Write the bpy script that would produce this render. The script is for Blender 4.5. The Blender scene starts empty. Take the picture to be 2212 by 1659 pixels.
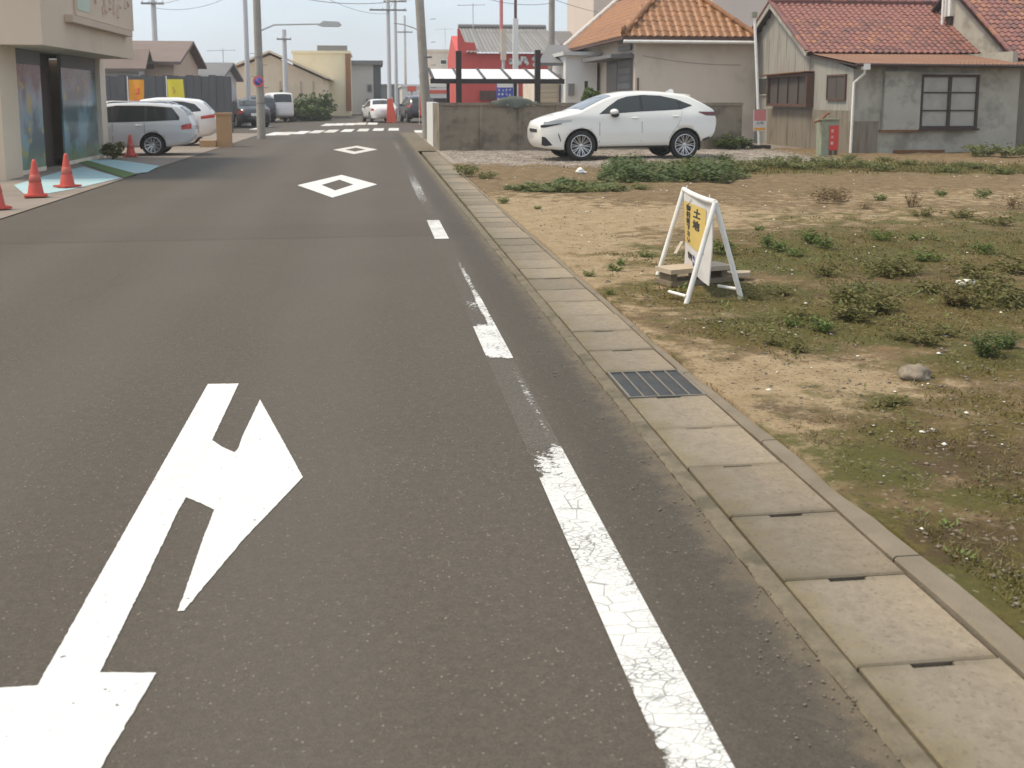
import bpy, bmesh, math, random
import numpy as np
from math import sin, cos, tan, radians, pi, sqrt, atan2
from mathutils import Vector, Matrix, noise as mn

random.seed(7)
rng = np.random.default_rng(7)
S = bpy.context.scene
C = S.collection

# ------------------------------------------------------------ camera
F_PX, CX, CY, TH, PS, EYE = 2248.0, 1106.0, 527.0, radians(8.0), radians(7.55), 1.535
cam = bpy.data.cameras.new('camera')
cam.sensor_width = 36.0
cam.lens = 36.0 * F_PX / 2212.0
cam.shift_y = -(829.5 - CY) / 2212.0
cam.clip_start, cam.clip_end = 0.05, 3000.0
camo = bpy.data.objects.new('camera', cam)
C.objects.link(camo)
cam.dof.use_dof = True
cam.dof.focus_distance = 7.5
cam.dof.aperture_fstop = 5.0
camo.location = (0, 0, EYE)
camo.rotation_euler = (pi / 2 - TH, 0, -PS)
S.camera = camo

# ------------------------------------------------------------ sky, sun, exposure
SUN_EL, SUN_AZ = radians(60), radians(-88)      # azimuth measured from +Y towards +X
world = bpy.data.worlds.new('World')
S.world = world
world.use_nodes = True
wn, wl = world.node_tree.nodes, world.node_tree.links
wn.clear()
w_out = wn.new('ShaderNodeOutputWorld')
w_bg = wn.new('ShaderNodeBackground')
w_sky = wn.new('ShaderNodeTexSky')
w_sky.sky_type = 'NISHITA'
w_sky.sun_disc = False
w_sky.sun_elevation = SUN_EL
w_sky.sun_rotation = SUN_AZ
w_sky.air_density, w_sky.dust_density = 1.0, 2.0
w_mix = wn.new('ShaderNodeMixRGB')               # thin bright cloud layer over the blue
w_tc = wn.new('ShaderNodeTexCoord')
w_map = wn.new('ShaderNodeMapping')
w_map.inputs['Scale'].default_value = (1.5, 1.5, 6.0)
w_noise = wn.new('ShaderNodeTexNoise')
w_noise.inputs['Scale'].default_value = 1.7
w_noise.inputs['Detail'].default_value = 5
w_rmp = wn.new('ShaderNodeMapRange')
w_rmp.inputs['From Min'].default_value, w_rmp.inputs['From Max'].default_value = 0.3, 0.7
w_rmp.inputs['To Min'].default_value, w_rmp.inputs['To Max'].default_value = 0.55, 0.92
wl.new(w_tc.outputs['Generated'], w_map.inputs[0])
wl.new(w_map.outputs[0], w_noise.inputs['Vector'])
wl.new(w_noise.outputs[0], w_rmp.inputs[0])
wl.new(w_rmp.outputs[0], w_mix.inputs[0])
wl.new(w_sky.outputs[0], w_mix.inputs[1])
w_mix.inputs[2].default_value = (6.35, 7.05, 7.8, 1)
wl.new(w_mix.outputs[0], w_bg.inputs[0])
w_bg.inputs[1].default_value = 0.1
wl.new(w_bg.outputs[0], w_out.inputs[0])

sun = bpy.data.lights.new('sun', 'SUN')
sun.energy = 2.35
sun.angle = radians(15)
sun.color = (1.0, 0.88, 0.69)
suno = bpy.data.objects.new('sun', sun)
C.objects.link(suno)
sd = Vector((sin(SUN_AZ) * cos(SUN_EL), cos(SUN_AZ) * cos(SUN_EL), sin(SUN_EL)))
suno.rotation_euler = sd.to_track_quat('Z', 'Y').to_euler()
suno.location = (-20, 10, 30)

S.view_settings.view_transform = 'Standard'
S.view_settings.look = 'None'
S.view_settings.exposure = 0.56
S.view_settings.gamma = 1.0
S.view_settings.use_curve_mapping = False
S.render.engine = 'CYCLES'
S.cycles.use_denoising = True
S.cycles.max_bounces = 6
S.cycles.transparent_max_bounces = 12

# ------------------------------------------------------------ surveying: photo measurement -> place in the world (metres)
_h = (sin(PS), cos(PS))
_r = (cos(PS), -sin(PS))
def _ray(x, y):
    a, b = (x - CX) / F_PX, -(y - CY) / F_PX
    k = cos(TH) + b * sin(TH)
    return a * _r[0] + k * _h[0], a * _r[1] + k * _h[1], -sin(TH) + b * cos(TH)
def G(x, y):
    d = _ray(x, y); t = EYE / -d[2]
    return d[0] * t, d[1] * t
def PY(x, y, Y):
    d = _ray(x, y); t = Y / d[1]
    return d[0] * t, EYE + d[2] * t          # X, Z
def PX(x, y, X):
    d = _ray(x, y); t = X / d[0]
    return d[1] * t, EYE + d[2] * t          # Y, Z

# ------------------------------------------------------------ mesh helpers
class MB:
    def __init__(s): s.v, s.f, s.sm = [], [], []
    def add(s, vs, fs, smooth=False):
        o = len(s.v); s.v += [tuple(p) for p in vs]
        s.f += [tuple(i + o for i in f) for f in fs]; s.sm += [smooth] * len(fs)
        return s
    def box(s, x0, x1, y0, y1, z0, z1):
        return s.add([(x0,y0,z0),(x1,y0,z0),(x1,y1,z0),(x0,y1,z0),(x0,y0,z1),(x1,y0,z1),(x1,y1,z1),(x0,y1,z1)],
                     [(3,2,1,0),(4,5,6,7),(0,1,5,4),(1,2,6,5),(2,3,7,6),(3,0,4,7)])
    def obox(s, p, q, w, h, up=(0,0,1)):     # bar from p to q, w wide, h high, centred
        p, q, up = Vector(p), Vector(q), Vector(up)
        d = (q - p).normalized(); a = d.cross(up).normalized(); b = a.cross(d)
        vs = []
        for c in (p, q):
            for i, j in ((-1,-1),(1,-1),(1,1),(-1,1)): vs.append(c + a*(i*w/2) + b*(j*h/2))
        return s.add(vs, [(3,2,1,0),(4,5,6,7),(0,1,5,4),(1,2,6,5),(2,3,7,6),(3,0,4,7)])
    def prism(s, poly, z0, z1, tf=None):     # polygon in xy extruded in z; tf maps (x,y,z)
        n = len(poly)
        vs = [(x,y,z0) for x,y in poly] + [(x,y,z1) for x,y in poly]
        if tf: vs = [tf(*p) for p in vs]
        return s.add(vs, [tuple(range(n-1,-1,-1)), tuple(range(n, 2*n))] + [(i,(i+1)%n,n+(i+1)%n,n+i) for i in range(n)])
    def tube(s, pts, r, n=8, cap=True, smooth=True):
        pts = [Vector(p) for p in pts]; rs = r if isinstance(r, (list, tuple)) else [r]*len(pts)
        vs = []; ref = None
        for i, p in enumerate(pts):
            d = (pts[min(i+1,len(pts)-1)] - pts[max(i-1,0)]).normalized()
            if ref is None: ref = Vector((0,0,1)) if abs(d.z) < .9 else Vector((1,0,0))
            a = d.cross(ref).normalized(); b = a.cross(d); ref = b
            for k in range(n):
                t = 2*pi*k/n; vs.append(p + (a*cos(t) + b*sin(t))*rs[i])
        fs = [(i*n+k, i*n+(k+1)%n, (i+1)*n+(k+1)%n, (i+1)*n+k) for i in range(len(pts)-1) for k in range(n)]
        s.add(vs, fs, smooth)
        if cap:
            m = len(pts)
            s.add([vs[k] for k in range(n)], [tuple(range(n-1,-1,-1))])
            s.add([vs[(m-1)*n+k] for k in range(n)], [tuple(range(n))])
        return s
    def lathe(s, prof, n=24, tf=None, smooth=True):   # prof: (radius, height)
        vs = [(r*cos(2*pi*k/n), r*sin(2*pi*k/n), z) for r, z in prof for k in range(n)]
        if tf: vs = [tf(*p) for p in vs]
        return s.add(vs, [(i*n+k, i*n+(k+1)%n, (i+1)*n+(k+1)%n, (i+1)*n+k) for i in range(len(prof)-1) for k in range(n)], smooth)
    def ico(s, c, r, sub=1, jit=0.0, sq=(1,1,1), seed=0):
        bm = bmesh.new(); bmesh.ops.create_icosphere(bm, subdivisions=sub, radius=1.0)
        rr = random.Random(seed); vs = []
        for v in bm.verts:
            k = 1 + jit*(mn.noise(v.co*1.7 + Vector((seed*3.1, 0, 0))))
            vs.append((c[0]+v.co.x*r*k*sq[0], c[1]+v.co.y*r*k*sq[1], c[2]+v.co.z*r*k*sq[2]))
        bm.verts.index_update(); fs = [tuple(v.index for v in f.verts) for f in bm.faces]; bm.free()
        return s.add(vs, fs, True)
    def grid(s, pts, smooth=True, flip=False):         # pts[i][j]
        n, m = len(pts), len(pts[0])
        fs = [(i*m+j, (i+1)*m+j, (i+1)*m+j+1, i*m+j+1) for i in range(n-1) for j in range(m-1)]
        if flip: fs = [f[::-1] for f in fs]
        return s.add([p for row in pts for p in row], fs, smooth)
    def mesh(s, name, mat=None, off=(0,0,0)):
        me = bpy.data.meshes.new(name)
        me.from_pydata([(x-off[0], y-off[1], z-off[2]) for x,y,z in s.v], [], s.f)
        me.polygons.foreach_set('use_smooth', s.sm)
        if mat: me.materials.append(mat)
        me.update()
        return me
    def build(s, name, mat=None, parent=None, world=False):
        off = (0,0,0)
        if world and parent is not None: off = wloc(parent)
        o = bpy.data.objects.new(name, s.mesh(name, mat, off)); C.objects.link(o)
        if parent is not None: o.parent = parent
        return o
def wloc(o):
    v = Vector((0,0,0))
    while o is not None: v += o.location; o = o.parent
    return v
def tag(o, label, cat, group=None):
    o['label'] = label; o['category'] = cat
    if group: o['group'] = group
    return o
def thing(name, label, cat, loc=(0,0,0), rz=0.0, group=None):
    o = bpy.data.objects.new(name, None); C.objects.link(o)
    o.location = loc; o.rotation_euler = (0,0,rz); o.empty_display_size = .2
    return tag(o, label, cat, group)
def structure(o, kind='structure'): o['kind'] = kind; return o
def stuff(o, label=None):
    o['kind'] = 'stuff'
    if label: o['label'] = label
    return o
def kids(o): return [c for c in ALL() if c.parent == o]
def ALL(): return list(C.objects)
def copy_tree(o, parent=None):
    src = {}
    for c in C.objects:
        if c.parent is not None: src.setdefault(c.parent.name, []).append(c)
    def rec(a, par):
        b = a.copy(); C.objects.link(b)
        if par is not None: b.parent = par
        for ch in src.get(a.name, []): rec(ch, b)
        return b
    return rec(o, parent)
def text_mesh(body, size, extrude=0.0015, bold=0.0):
    cu = bpy.data.curves.new('lettering', 'FONT'); cu.body = body; cu.size = size; cu.extrude = extrude
    cu.align_x, cu.align_y = 'CENTER', 'CENTER'; cu.resolution_u = 3; cu.offset = bold
    o = bpy.data.objects.new('lettering', cu); C.objects.link(o)
    dg = bpy.context.evaluated_depsgraph_get()
    me = bpy.data.meshes.new_from_object(o.evaluated_get(dg))
    bpy.data.objects.remove(o); bpy.data.curves.remove(cu)
    return me
def text_into(mb, body, size, tf, extrude=0.0015, bold=0.0):     # letters added to a mesh builder through tf(x,y,z)
    me = text_mesh(body, size, extrude, bold)
    mb.add([tf(*v.co) for v in me.vertices], [tuple(p.vertices) for p in me.polygons])
    bpy.data.meshes.remove(me)

# ------------------------------------------------------------ materials
class NT:
    def __init__(s, name):
        s.m = bpy.data.materials.new(name); s.m.use_nodes = True
        s.n, s.l = s.m.node_tree.nodes, s.m.node_tree.links
        s.b = s.n['Principled BSDF']; s.out = s.n['Material Output']
        s.tc = s.n.new('ShaderNodeTexCoord')
    def lk(s, a, b): s.l.new(a, b)
    def noise(s, scale, detail=4, rough=.55, vec=None, stretch=None):
        n = s.n.new('ShaderNodeTexNoise'); n.inputs['Scale'].default_value = scale
        n.inputs['Detail'].default_value = detail; n.inputs['Roughness'].default_value = rough
        v = vec or s.tc.outputs['Object']
        if stretch:
            mp = s.n.new('ShaderNodeMapping'); mp.inputs['Scale'].default_value = stretch; s.lk(v, mp.inputs[0]); v = mp.outputs[0]
        s.lk(v, n.inputs['Vector']); return n.outputs['Fac']
    def voro(s, scale, feature='F1', out='Color', stretch=None, rnd=1.0):
        n = s.n.new('ShaderNodeTexVoronoi'); n.inputs['Scale'].default_value = scale; n.feature = feature
        n.inputs['Randomness'].default_value = rnd
        v = s.tc.outputs['Object']
        if stretch:
            mp = s.n.new('ShaderNodeMapping'); mp.inputs['Scale'].default_value = stretch; s.lk(v, mp.inputs[0]); v = mp.outputs[0]
        s.lk(v, n.inputs['Vector']); return n.outputs[out]
    def ramp(s, fac, a, b, lo=0.0, hi=1.0):
        n = s.n.new('ShaderNodeMapRange'); n.interpolation_type = 'SMOOTHSTEP'
        n.inputs['From Min'].default_value, n.inputs['From Max'].default_value = a, b
        n.inputs['To Min'].default_value, n.inputs['To Max'].default_value = lo, hi
        s.lk(fac, n.inputs[0]); return n.outputs[0]
    def mix(s, fac, a, b, mode='MIX'):
        n = s.n.new('ShaderNodeMixRGB'); n.blend_type = mode
        for i, x in ((0, fac), (1, a), (2, b)):
            if isinstance(x, (int, float)): n.inputs[i].default_value = x if i == 0 else (x,x,x,1)
            elif isinstance(x, tuple): n.inputs[i].default_value = (*x, 1)
            else: s.lk(x, n.inputs[i])
        return n.outputs[0]
    def math(s, op, a, b=0.0):
        n = s.n.new('ShaderNodeMath'); n.operation = op
        for i, x in ((0, a), (1, b)):
            if isinstance(x, (int, float)): n.inputs[i].default_value = x
            else: s.lk(x, n.inputs[i])
        return n.outputs[0]
    def attr(s, name):
        n = s.n.new('ShaderNodeAttribute'); n.attribute_name = name; return n.outputs['Fac']
    def sep(s):
        n = s.n.new('ShaderNodeSeparateXYZ'); s.lk(s.tc.outputs['Object'], n.inputs[0]); return n.outputs
    def rand(s): return s.n.new('ShaderNodeObjectInfo').outputs['Random']
    def color(s, c):
        if isinstance(c, tuple): s.b.inputs['Base Color'].default_value = (*c, 1)
        else: s.lk(c, s.b.inputs['Base Color'])
    def bump(s, h, strength=.3, dist=.01):
        n = s.n.new('ShaderNodeBump'); n.inputs['Strength'].default_value = strength; n.inputs['Distance'].default_value = dist
        s.lk(h, n.inputs['Height']); s.lk(n.outputs[0], s.b.inputs['Normal'])
    def rough(s, r, spec=None):
        s.b.inputs['Roughness'].default_value = r
        if spec is not None: s.b.inputs['Specular IOR Level'].default_value = spec
def sc(c, k): return tuple(min(1, x*k) for x in c)
def pm(name, c, rough=.75, var=.14, scale=3.0, bump=0.0, bscale=60, stain=None, sscale=1.2, samt=.5, stretch=None, spec=.4, rnd=0.0, metal=0.0):
    t = NT(name)
    col = t.mix(t.noise(scale, 6, .6, stretch=stretch), sc(c, 1-var*1.6), sc(c, 1+var*1.6))
    if stain:
        f = t.ramp(t.noise(sscale, 6, .65, stretch=stretch), .46, .66, 0, samt)
        col = t.mix(f, col, stain)
    if rnd:
        k = t.math('MULTIPLY_ADD', t.rand(), 2*rnd); k.node.inputs[2].default_value = 1-rnd
        col = t.mix(1.0, col, k, 'MULTIPLY')
    t.color(col); t.rough(rough, spec); t.b.inputs['Metallic'].default_value = metal
    if bump: t.bump(t.noise(bscale, 5, .6), bump, .01)
    return t.m
def flat(name, c, rough=.5, metal=0.0, spec=.5, var=.04):
    return pm(name, c, rough, var, 8.0, spec=spec, metal=metal)

# asphalt
def asphalt_mat(name, k=1.0, newer=False):
    t = NT(name)
    base = t.mix(t.noise(.45, 5, .6), sc((.074,.061,.046), k), sc((.104,.087,.067), k))
    streak = t.ramp(t.noise(.9, 4, .55, stretch=(2.6, .10, 1)), .40, .64)
    base = t.mix(t.math('MULTIPLY', streak, .40), base, sc((.085,.070,.056), k))
    cell = t.voro(170, 'F1', 'Color')
    sp = t.n.new('ShaderNodeSeparateColor'); t.lk(cell, sp.inputs[0])
    base = t.mix(1.0, base, t.ramp(sp.outputs[0], 0, 1, .84, 1.16), 'MULTIPLY')
    mid_ = t.noise(24, 5, .7); base = t.mix(1.0, base, t.ramp(mid_, .3, .7, .90, 1.10), 'MULTIPLY')
    fl = t.ramp(sp.outputs[1], .985, .996, 0, .7)
    base = t.mix(fl, base, (.30,.26,.20))
    fine = t.noise(420, 2, .6); base = t.mix(t.math('MULTIPLY', fine, .3), base, sc((.06,.050,.041), k))
    st = t.ramp(t.noise(.35, 6, .7), .60, .74, 0, .5); base = t.mix(st, base, sc((.075,.062,.05), k))
    rust = t.ramp(t.noise(1.3, 5, .75), .70, .76, 0, .35); base = t.mix(rust, base, sc((.12,.075,.045), k))
    if newer:
        sx = t.sep(); wob = t.math('MULTIPLY', t.math('SUBTRACT', t.noise(.25, 3), .5), .8)
        sh = t.math('ADD', sx[0], wob)
        for c_, amt in ((-.35, .22), (-1.75, .18), (-3.2, .20)):
            d_ = t.math('ABSOLUTE', t.math('SUBTRACT', sh, c_))
            base = t.mix(t.math('MULTIPLY', t.ramp(d_, .55, .1), amt), base, sc((.128,.112,.094), k))
        oil = t.ramp(t.noise(.55, 6, .75, stretch=(1.8, .35, 1)), .60, .70, 0, .45); base = t.mix(oil, base, sc((.058,.048,.038), k))
        grit = t.ramp(t.math('ADD', sx[0], t.math('MULTIPLY', t.math('SUBTRACT', t.noise(9, 6, .75), .5), .35)), 1.06, 1.22, 0, .8)
        base = t.mix(grit, base, (.185,.145,.095))
        sx = t.sep(); edge = t.math('ADD', sx[0], t.math('MULTIPLY', t.math('SUBTRACT', t.noise(1.5, 4), .5), .14))
        base = t.mix(t.ramp(edge, .78, .92, 0, .8), base, t.mix(1.0, base, (.76,.765,.755), 'MULTIPLY'))
    t.color(base); t.rough(.82, .35)
    t.bump(t.voro(170, 'F1', 'Distance'), .35, .005)
    return t.m
M = {}
M['asphalt'] = asphalt_mat('asphalt', 1.0, True)
M['asphalt_plain'] = asphalt_mat('asphalt_plain')
M['asphalt_new'] = asphalt_mat('asphalt_patch', .93, True)
M['lot_pave'] = pm('lot_paving', (.24,.20,.165), .85, .18, .8, .3, 120, stain=(.15,.125,.10), sscale=.5, samt=.5)
def paint_mat(name, worn=False, tone=(.665,.66,.63)):
    t = NT(name)
    wear = t.noise(38, 6, .72)
    col = t.mix(t.ramp(t.noise(1.3, 5, .6), .4, .75, 0, .5), tone, sc(tone, .88))
    col = t.mix(t.ramp(t.noise(7, 6, .7, stretch=(1, .2, 1)), .52, .74, 0, .35), col, (.50,.475,.43))
    col = t.mix(t.ramp(t.noise(60, 4, .75), .55, .68, 0, .35), col, (.40,.37,.33))
    col = t.mix(t.ramp(t.noise(2.2, 6, .75, stretch=(1.6, .5, 1)), .58, .68, 0, .35), col, (.42,.39,.35))
    t.rough(.6, .4)
    t.bump(t.noise(160, 3), .2, .004)
    tr = t.n.new('ShaderNodeBsdfTransparent'); mx = t.n.new('ShaderNodeMixShader')
    if worn:
        cov = t.attr('cover')
        a = t.ramp(t.math('SUBTRACT', t.math('ADD', cov, .0), t.math('MULTIPLY', wear, 1.0)), -.06, .07)
        crack = t.voro(11, 'DISTANCE_TO_EDGE', 'Distance', stretch=(.8, 1.5, 1))
        wob = t.noise(6, 3)
        ck = t.ramp(t.math('SUBTRACT', crack, t.math('MULTIPLY', wob, .030)), -.006, .004, .62, 1)
        crack2 = t.voro(46, 'DISTANCE_TO_EDGE', 'Distance', stretch=(.7, 1.2, 1))
        vis = t.ramp(t.noise(2.6, 4, .6), .40, .62, .95, .5)
        ck2 = t.ramp(t.math('SUBTRACT', crack2, t.math('MULTIPLY', t.noise(4, 5, .7), .12)), -.03, .012, .30, 1)
        a = t.math('MULTIPLY', a, t.math('MULTIPLY', ck, t.math('MAXIMUM', ck2, vis)))
        film = t.attr('film')
        a2 = t.math('MAXIMUM', a, t.math('MULTIPLY', film, t.ramp(t.noise(60, 4, .7), .3, .7, .35, 1.0)))
        col = t.mix(a, (.20,.18,.155), col)
        al = a2
    else:
        chip = t.ramp(wear, .31, .37)
        big = t.ramp(t.noise(3.0, 6, .78), .29, .335)
        al = t.math('MULTIPLY', chip, t.math('MAXIMUM', big, .0))
    t.color(col)
    t.lk(al, mx.inputs[0]); t.lk(tr.outputs[0], mx.inputs[1]); t.lk(t.b.outputs[0], mx.inputs[2]); t.lk(mx.outputs[0], t.out.inputs[0])
    return t.m
M['paint'] = paint_mat('road_paint')
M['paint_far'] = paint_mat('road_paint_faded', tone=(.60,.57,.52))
M['paint_worn'] = paint_mat('road_paint_worn', True)
def slab_mat():
    t = NT('slab_concrete')
    wp = t.n.new('ShaderNodeNewGeometry').outputs['Position']
    n1, n2, n3 = t.noise(1.6, 6, .65, vec=wp), t.noise(6, 6, .7, vec=wp), t.noise(70, 4, .7, vec=wp)
    col = t.mix(n2, (.180,.150,.112), (.275,.232,.175))
    sx = t.sep()[0]
    sandy = t.ramp(t.math('ADD', t.math('MULTIPLY', sx, 1.6), t.math('SUBTRACT', n1, .45)), -.05, .45, 0, .6)
    col = t.mix(sandy, col, (.310,.245,.165))
    mossy = t.ramp(t.math('ADD', t.math('MULTIPLY', sx, -1.9), t.math('MULTIPLY', t.math('SUBTRACT', n2, .5), 1.3)), .10, .50, 0, .75)
    col = t.mix(mossy, col, (.165,.135,.075))
    edge = t.ramp(t.math('ABSOLUTE', t.sep()[1]), .19, .26, 0, .45); col = t.mix(t.math('MULTIPLY', edge, t.ramp(n2, .3, .6)), col, (.095,.078,.048))
    col = t.mix(t.ramp(n3, .54, .70, 0, .35), col, (.165,.132,.088)); col = t.mix(t.ramp(n3, .40, .28, 0, .25), col, (.38,.32,.24))
    n4 = t.noise(24, 5, .75, vec=wp); col = t.mix(1.0, col, t.ramp(n4, .3, .7, .90, 1.10), 'MULTIPLY')
    pit = t.voro(95, 'F1', 'Color'); ps_ = t.n.new('ShaderNodeSeparateColor'); t.lk(pit, ps_.inputs[0])
    col = t.mix(t.ramp(ps_.outputs[0], .92, .97, 0, .4), col, (.12,.10,.07))
    blot = t.ramp(t.noise(9, 3, .6, vec=wp), .66, .72, 0, .4); col = t.mix(blot, col, (.20,.15,.095))
    k = t.math('MULTIPLY_ADD', t.rand(), .30); k.node.inputs[2].default_value = .78
    t.color(t.mix(1.0, col, k, 'MULTIPLY')); t.rough(.88, .3); t.bump(n3, .5, .008)
    return t.m
M['slab'] = slab_mat()
M['strip'] = pm('gutter_concrete', (.165,.137,.092), .9, .3, 14.0, .8, 60, stain=(.085,.072,.045), sscale=4, samt=.8)
M['kerb'] = pm('kerb_concrete', (.20,.165,.118), .85, .2, 6.0, .5, 90, stain=(.16,.13,.085), sscale=2.5, samt=.5)
M['pit'] = pm('gutter_pit', (.06,.05,.04), .95, .2, 8.0)
M['grate_iron'] = pm('grate_iron', (.052,.054,.054), .55, .25, 14.0, .25, 90, stain=(.13,.085,.05), sscale=8, samt=.4, metal=.4)
M['grate_rim'] = pm('grate_rim', (.19,.172,.142), .6, .2, 12.0, metal=.2)
M['concrete_wall'] = pm('wall_concrete', (.245,.205,.155), .9, .24, 2.4, .4, 40, stain=(.115,.095,.07), sscale=1.5, samt=.8)
M['pole_concrete'] = pm('pole_concrete', (.33,.30,.26), .85, .1, 3.0, .2, 60, stain=(.24,.21,.17), sscale=1.0, samt=.5)
M['pale_pole'] = pm('pale_pole', (.55,.55,.55), .6, .06, 3.0)
M['white_steel'] = pm('white_steel', (.78,.76,.72), .45, .06, 6.0, stain=(.55,.47,.36), sscale=7, samt=.35)
M['white_paint'] = flat('white_paint', (.76,.75,.72), .5)
M['cream'] = pm('cream_plaster', (.62,.50,.38), .85, .06, 1.2, .15, 50, stain=(.46,.38,.29), sscale=.6, samt=.4)
M['peach'] = pm('peach_siding', (.80,.65,.47), .8, .06, .5, stain=(.5,.39,.27), sscale=.3, samt=.4)
M['butter'] = pm('butter_plaster', (.82,.74,.52), .8, .05, .4, stain=(.56,.48,.33), sscale=.2, samt=.4)
M['house_cream'] = pm('house_plaster', (.69,.595,.49), .85, .05, 1.5, .1, 60, stain=(.43,.36,.29), sscale=.8, samt=.35)
M['pinkish'] = pm('pinkish_wall', (.66,.55,.47), .8, .05, .5)
M['tan_wall'] = pm('tan_wall', (.54,.42,.32), .8, .05, .5)
M['grey_wall'] = pm('grey_wall', (.56,.55,.54), .8, .06, .5)
M['dark_fence'] = pm('dark_fence', (.105,.107,.112), .7, .12, 1.2, stretch=(6,6,.4))
M['brown_dark'] = pm('dark_brown_steel', (.035,.025,.022), .45, .1, 5.0)
M['red_wall'] = pm('red_wall', (.60,.10,.085), .7, .06, .6, stain=(.5,.07,.055), sscale=.5, samt=.5)
M['grey_tile'] = pm('grey_tile', (.22,.21,.20), .6, .12, 3.0, rnd=.15)
M['slate'] = pm('slate_roof', (.17,.165,.165), .7, .1, 1.0)
M['brown_roof'] = pm('brown_roof', (.19,.145,.125), .8, .18, 1.0)
M['poly_roof'] = pm('carport_sheet', (.72,.73,.72), .35, .04, 1.0)
M['shutter'] = pm('beige_shutter', (.52,.43,.31), .6, .05, 2.0)
M['black'] = flat('black_plastic', (.02,.02,.022), .5)
M['tyre'] = pm('tyre_rubber', (.022,.021,.021), .8, .2, 20)
M['rim'] = flat('rim_alloy', (.62,.62,.63), .28, .85)
M['rim_dark'] = flat('rim_dark', (.10,.10,.105), .4, .6)
def glass_mat(name, c=(.03,.035,.035), rough=.06):
    t = NT(name); t.color(t.mix(t.noise(2, 3), sc(c, .8), sc(c, 1.25))); t.rough(rough, .6)
    return t.m
M['glass'] = glass_mat('dark_glass')
M['windscreen'] = glass_mat('windscreen_glass', (.16,.19,.21), .08)
M['house_glass'] = glass_mat('house_glass', (.05,.05,.048), .12)
M['frosted'] = pm('frosted_glass', (.36,.34,.30), .35, .12, 2.0, stain=(.24,.23,.21), sscale=1.6, samt=.5)
M['lamp_clear'] = glass_mat('lamp_clear', (.42,.45,.47), .1)
M['lamp_red'] = glass_mat('lamp_red', (.12,.012,.012), .12)
M['lamp_red_bright'] = glass_mat('lamp_red_bright', (.55,.05,.04), .15)
def car_paint(name, c, coat=.6, rough=.35):
    t = NT(name); t.color(t.mix(t.noise(1.2, 4), sc(c,.97), sc(c,1.03))); t.rough(rough, .5)
    t.b.inputs['Coat Weight'].default_value = coat; t.b.inputs['Coat Roughness'].default_value = .05
    return t.m
M['pearl'] = car_paint('pearl_white', (.80,.785,.745))
M['silver'] = car_paint('silver_paint', (.55,.56,.57), .6, .3)
M['white_car'] = car_paint('white_car_paint', (.80,.80,.80))
M['dark_car'] = car_paint('dark_car_paint', (.035,.037,.045))
M['cone_red'] = pm('cone_red', (.52,.075,.05), .5, .08, 6.0, stain=(.45,.07,.05), sscale=6, samt=.4)
M['yellow'] = pm('yellow_cloth', (.82,.70,.07), .7, .06, 3)
M['orange'] = pm('orange_cloth', (.80,.36,.045), .7, .08, 3)
M['red_cloth'] = pm('red_cloth', (.75,.14,.09), .7, .08, 3)
M['poster_yellow'] = pm('poster_yellow', (.62,.455,.14), .55, .04, 4, stain=(.56,.40,.13), sscale=3, samt=.4)
M['poster_white'] = pm('poster_white', (.66,.64,.62), .5, .05, 4, stain=(.55,.52,.49), sscale=5, samt=.5)
M['ink'] = flat('ink_black', (.035,.033,.035), .6)
M['ink_blue'] = flat('ink_blue', (.07,.10,.42), .6)
M['blue_sign'] = flat('blue_sign', (.05,.09,.42), .5)
M['sign_red'] = pm('sign_red', (.60,.06,.045), .5, .08, 4)
M['sign_pink'] = flat('sign_pink', (.58,.20,.20), .6)
M['pale_green'] = pm('pale_green_tin', (.27,.29,.21), .6, .1, 4, stain=(.22,.17,.10), sscale=5, samt=.5)
M['turq'] = pm('turquoise_pad', (.34,.50,.52), .8, .08, 2, stain=(.42,.45,.43), sscale=1.3, samt=.6)
M['turf_green'] = pm('turf_green', (.10,.16,.05), .95, .25, 20, .5, 120)
M['plank'] = pm('weathered_plank', (.46,.38,.28), .85, .14, 3.0, .3, 80, stain=(.33,.27,.20), sscale=3, samt=.5, stretch=(2,12,6))
M['plank_dark'] = pm('weathered_plank_dark', (.21,.165,.11), .9, .18, 3.0, .3, 80, stretch=(2,12,6))
M['rock'] = pm('rock', (.27,.225,.17), .9, .28, 22.0, .6, 90, stain=(.13,.105,.075), sscale=14, samt=.8)
M['chip'] = pm('white_chips', (.72,.69,.62), .7, .1, 30)
M['pebble'] = pm('pebbles', (.20,.165,.125), .9, .45, 60)
M['gravel_stone'] = pm('gravel_stone', (.33,.285,.24), .9, .5, 70)
def leaf_mat(name, c, var=.35, tr=.25):
    t = NT(name)
    col = t.mix(t.noise(14, 3, .6), sc(c, 1-var), sc(c, 1+var)); t.color(col); t.rough(.6, .35)
    tl = t.n.new('ShaderNodeBsdfTranslucent'); t.lk(col, tl.inputs[0])
    mx = t.n.new('ShaderNodeMixShader'); mx.inputs[0].default_value = tr
    t.lk(t.b.outputs[0], mx.inputs[1]); t.lk(tl.outputs[0], mx.inputs[2]); t.lk(mx.outputs[0], t.out.inputs[0])
    return t.m
M['leaf'] = leaf_mat('weed_leaf', (.140,.190,.048))
M['leaf_far'] = leaf_mat('pale_weed_leaf', (.190,.205,.075))
M['leaf_dark'] = leaf_mat('dark_leaf', (.092,.128,.034), .5)
M['leaf_dry'] = leaf_mat('dry_leaf', (.20,.14,.065))
M['straw'] = leaf_mat('straw_leaf', (.205,.165,.085))
M['leaf_dull'] = leaf_mat('dull_leaf', (.150,.142,.045))
M['grass'] = leaf_mat('moss_grass', (.150,.125,.035), .5)
M['stem'] = pm('plant_stem', (.14,.12,.06), .9, .2, 10)
M['trunk'] = pm('bark', (.12,.09,.07), .9, .25, 8, .5, 30)

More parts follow.
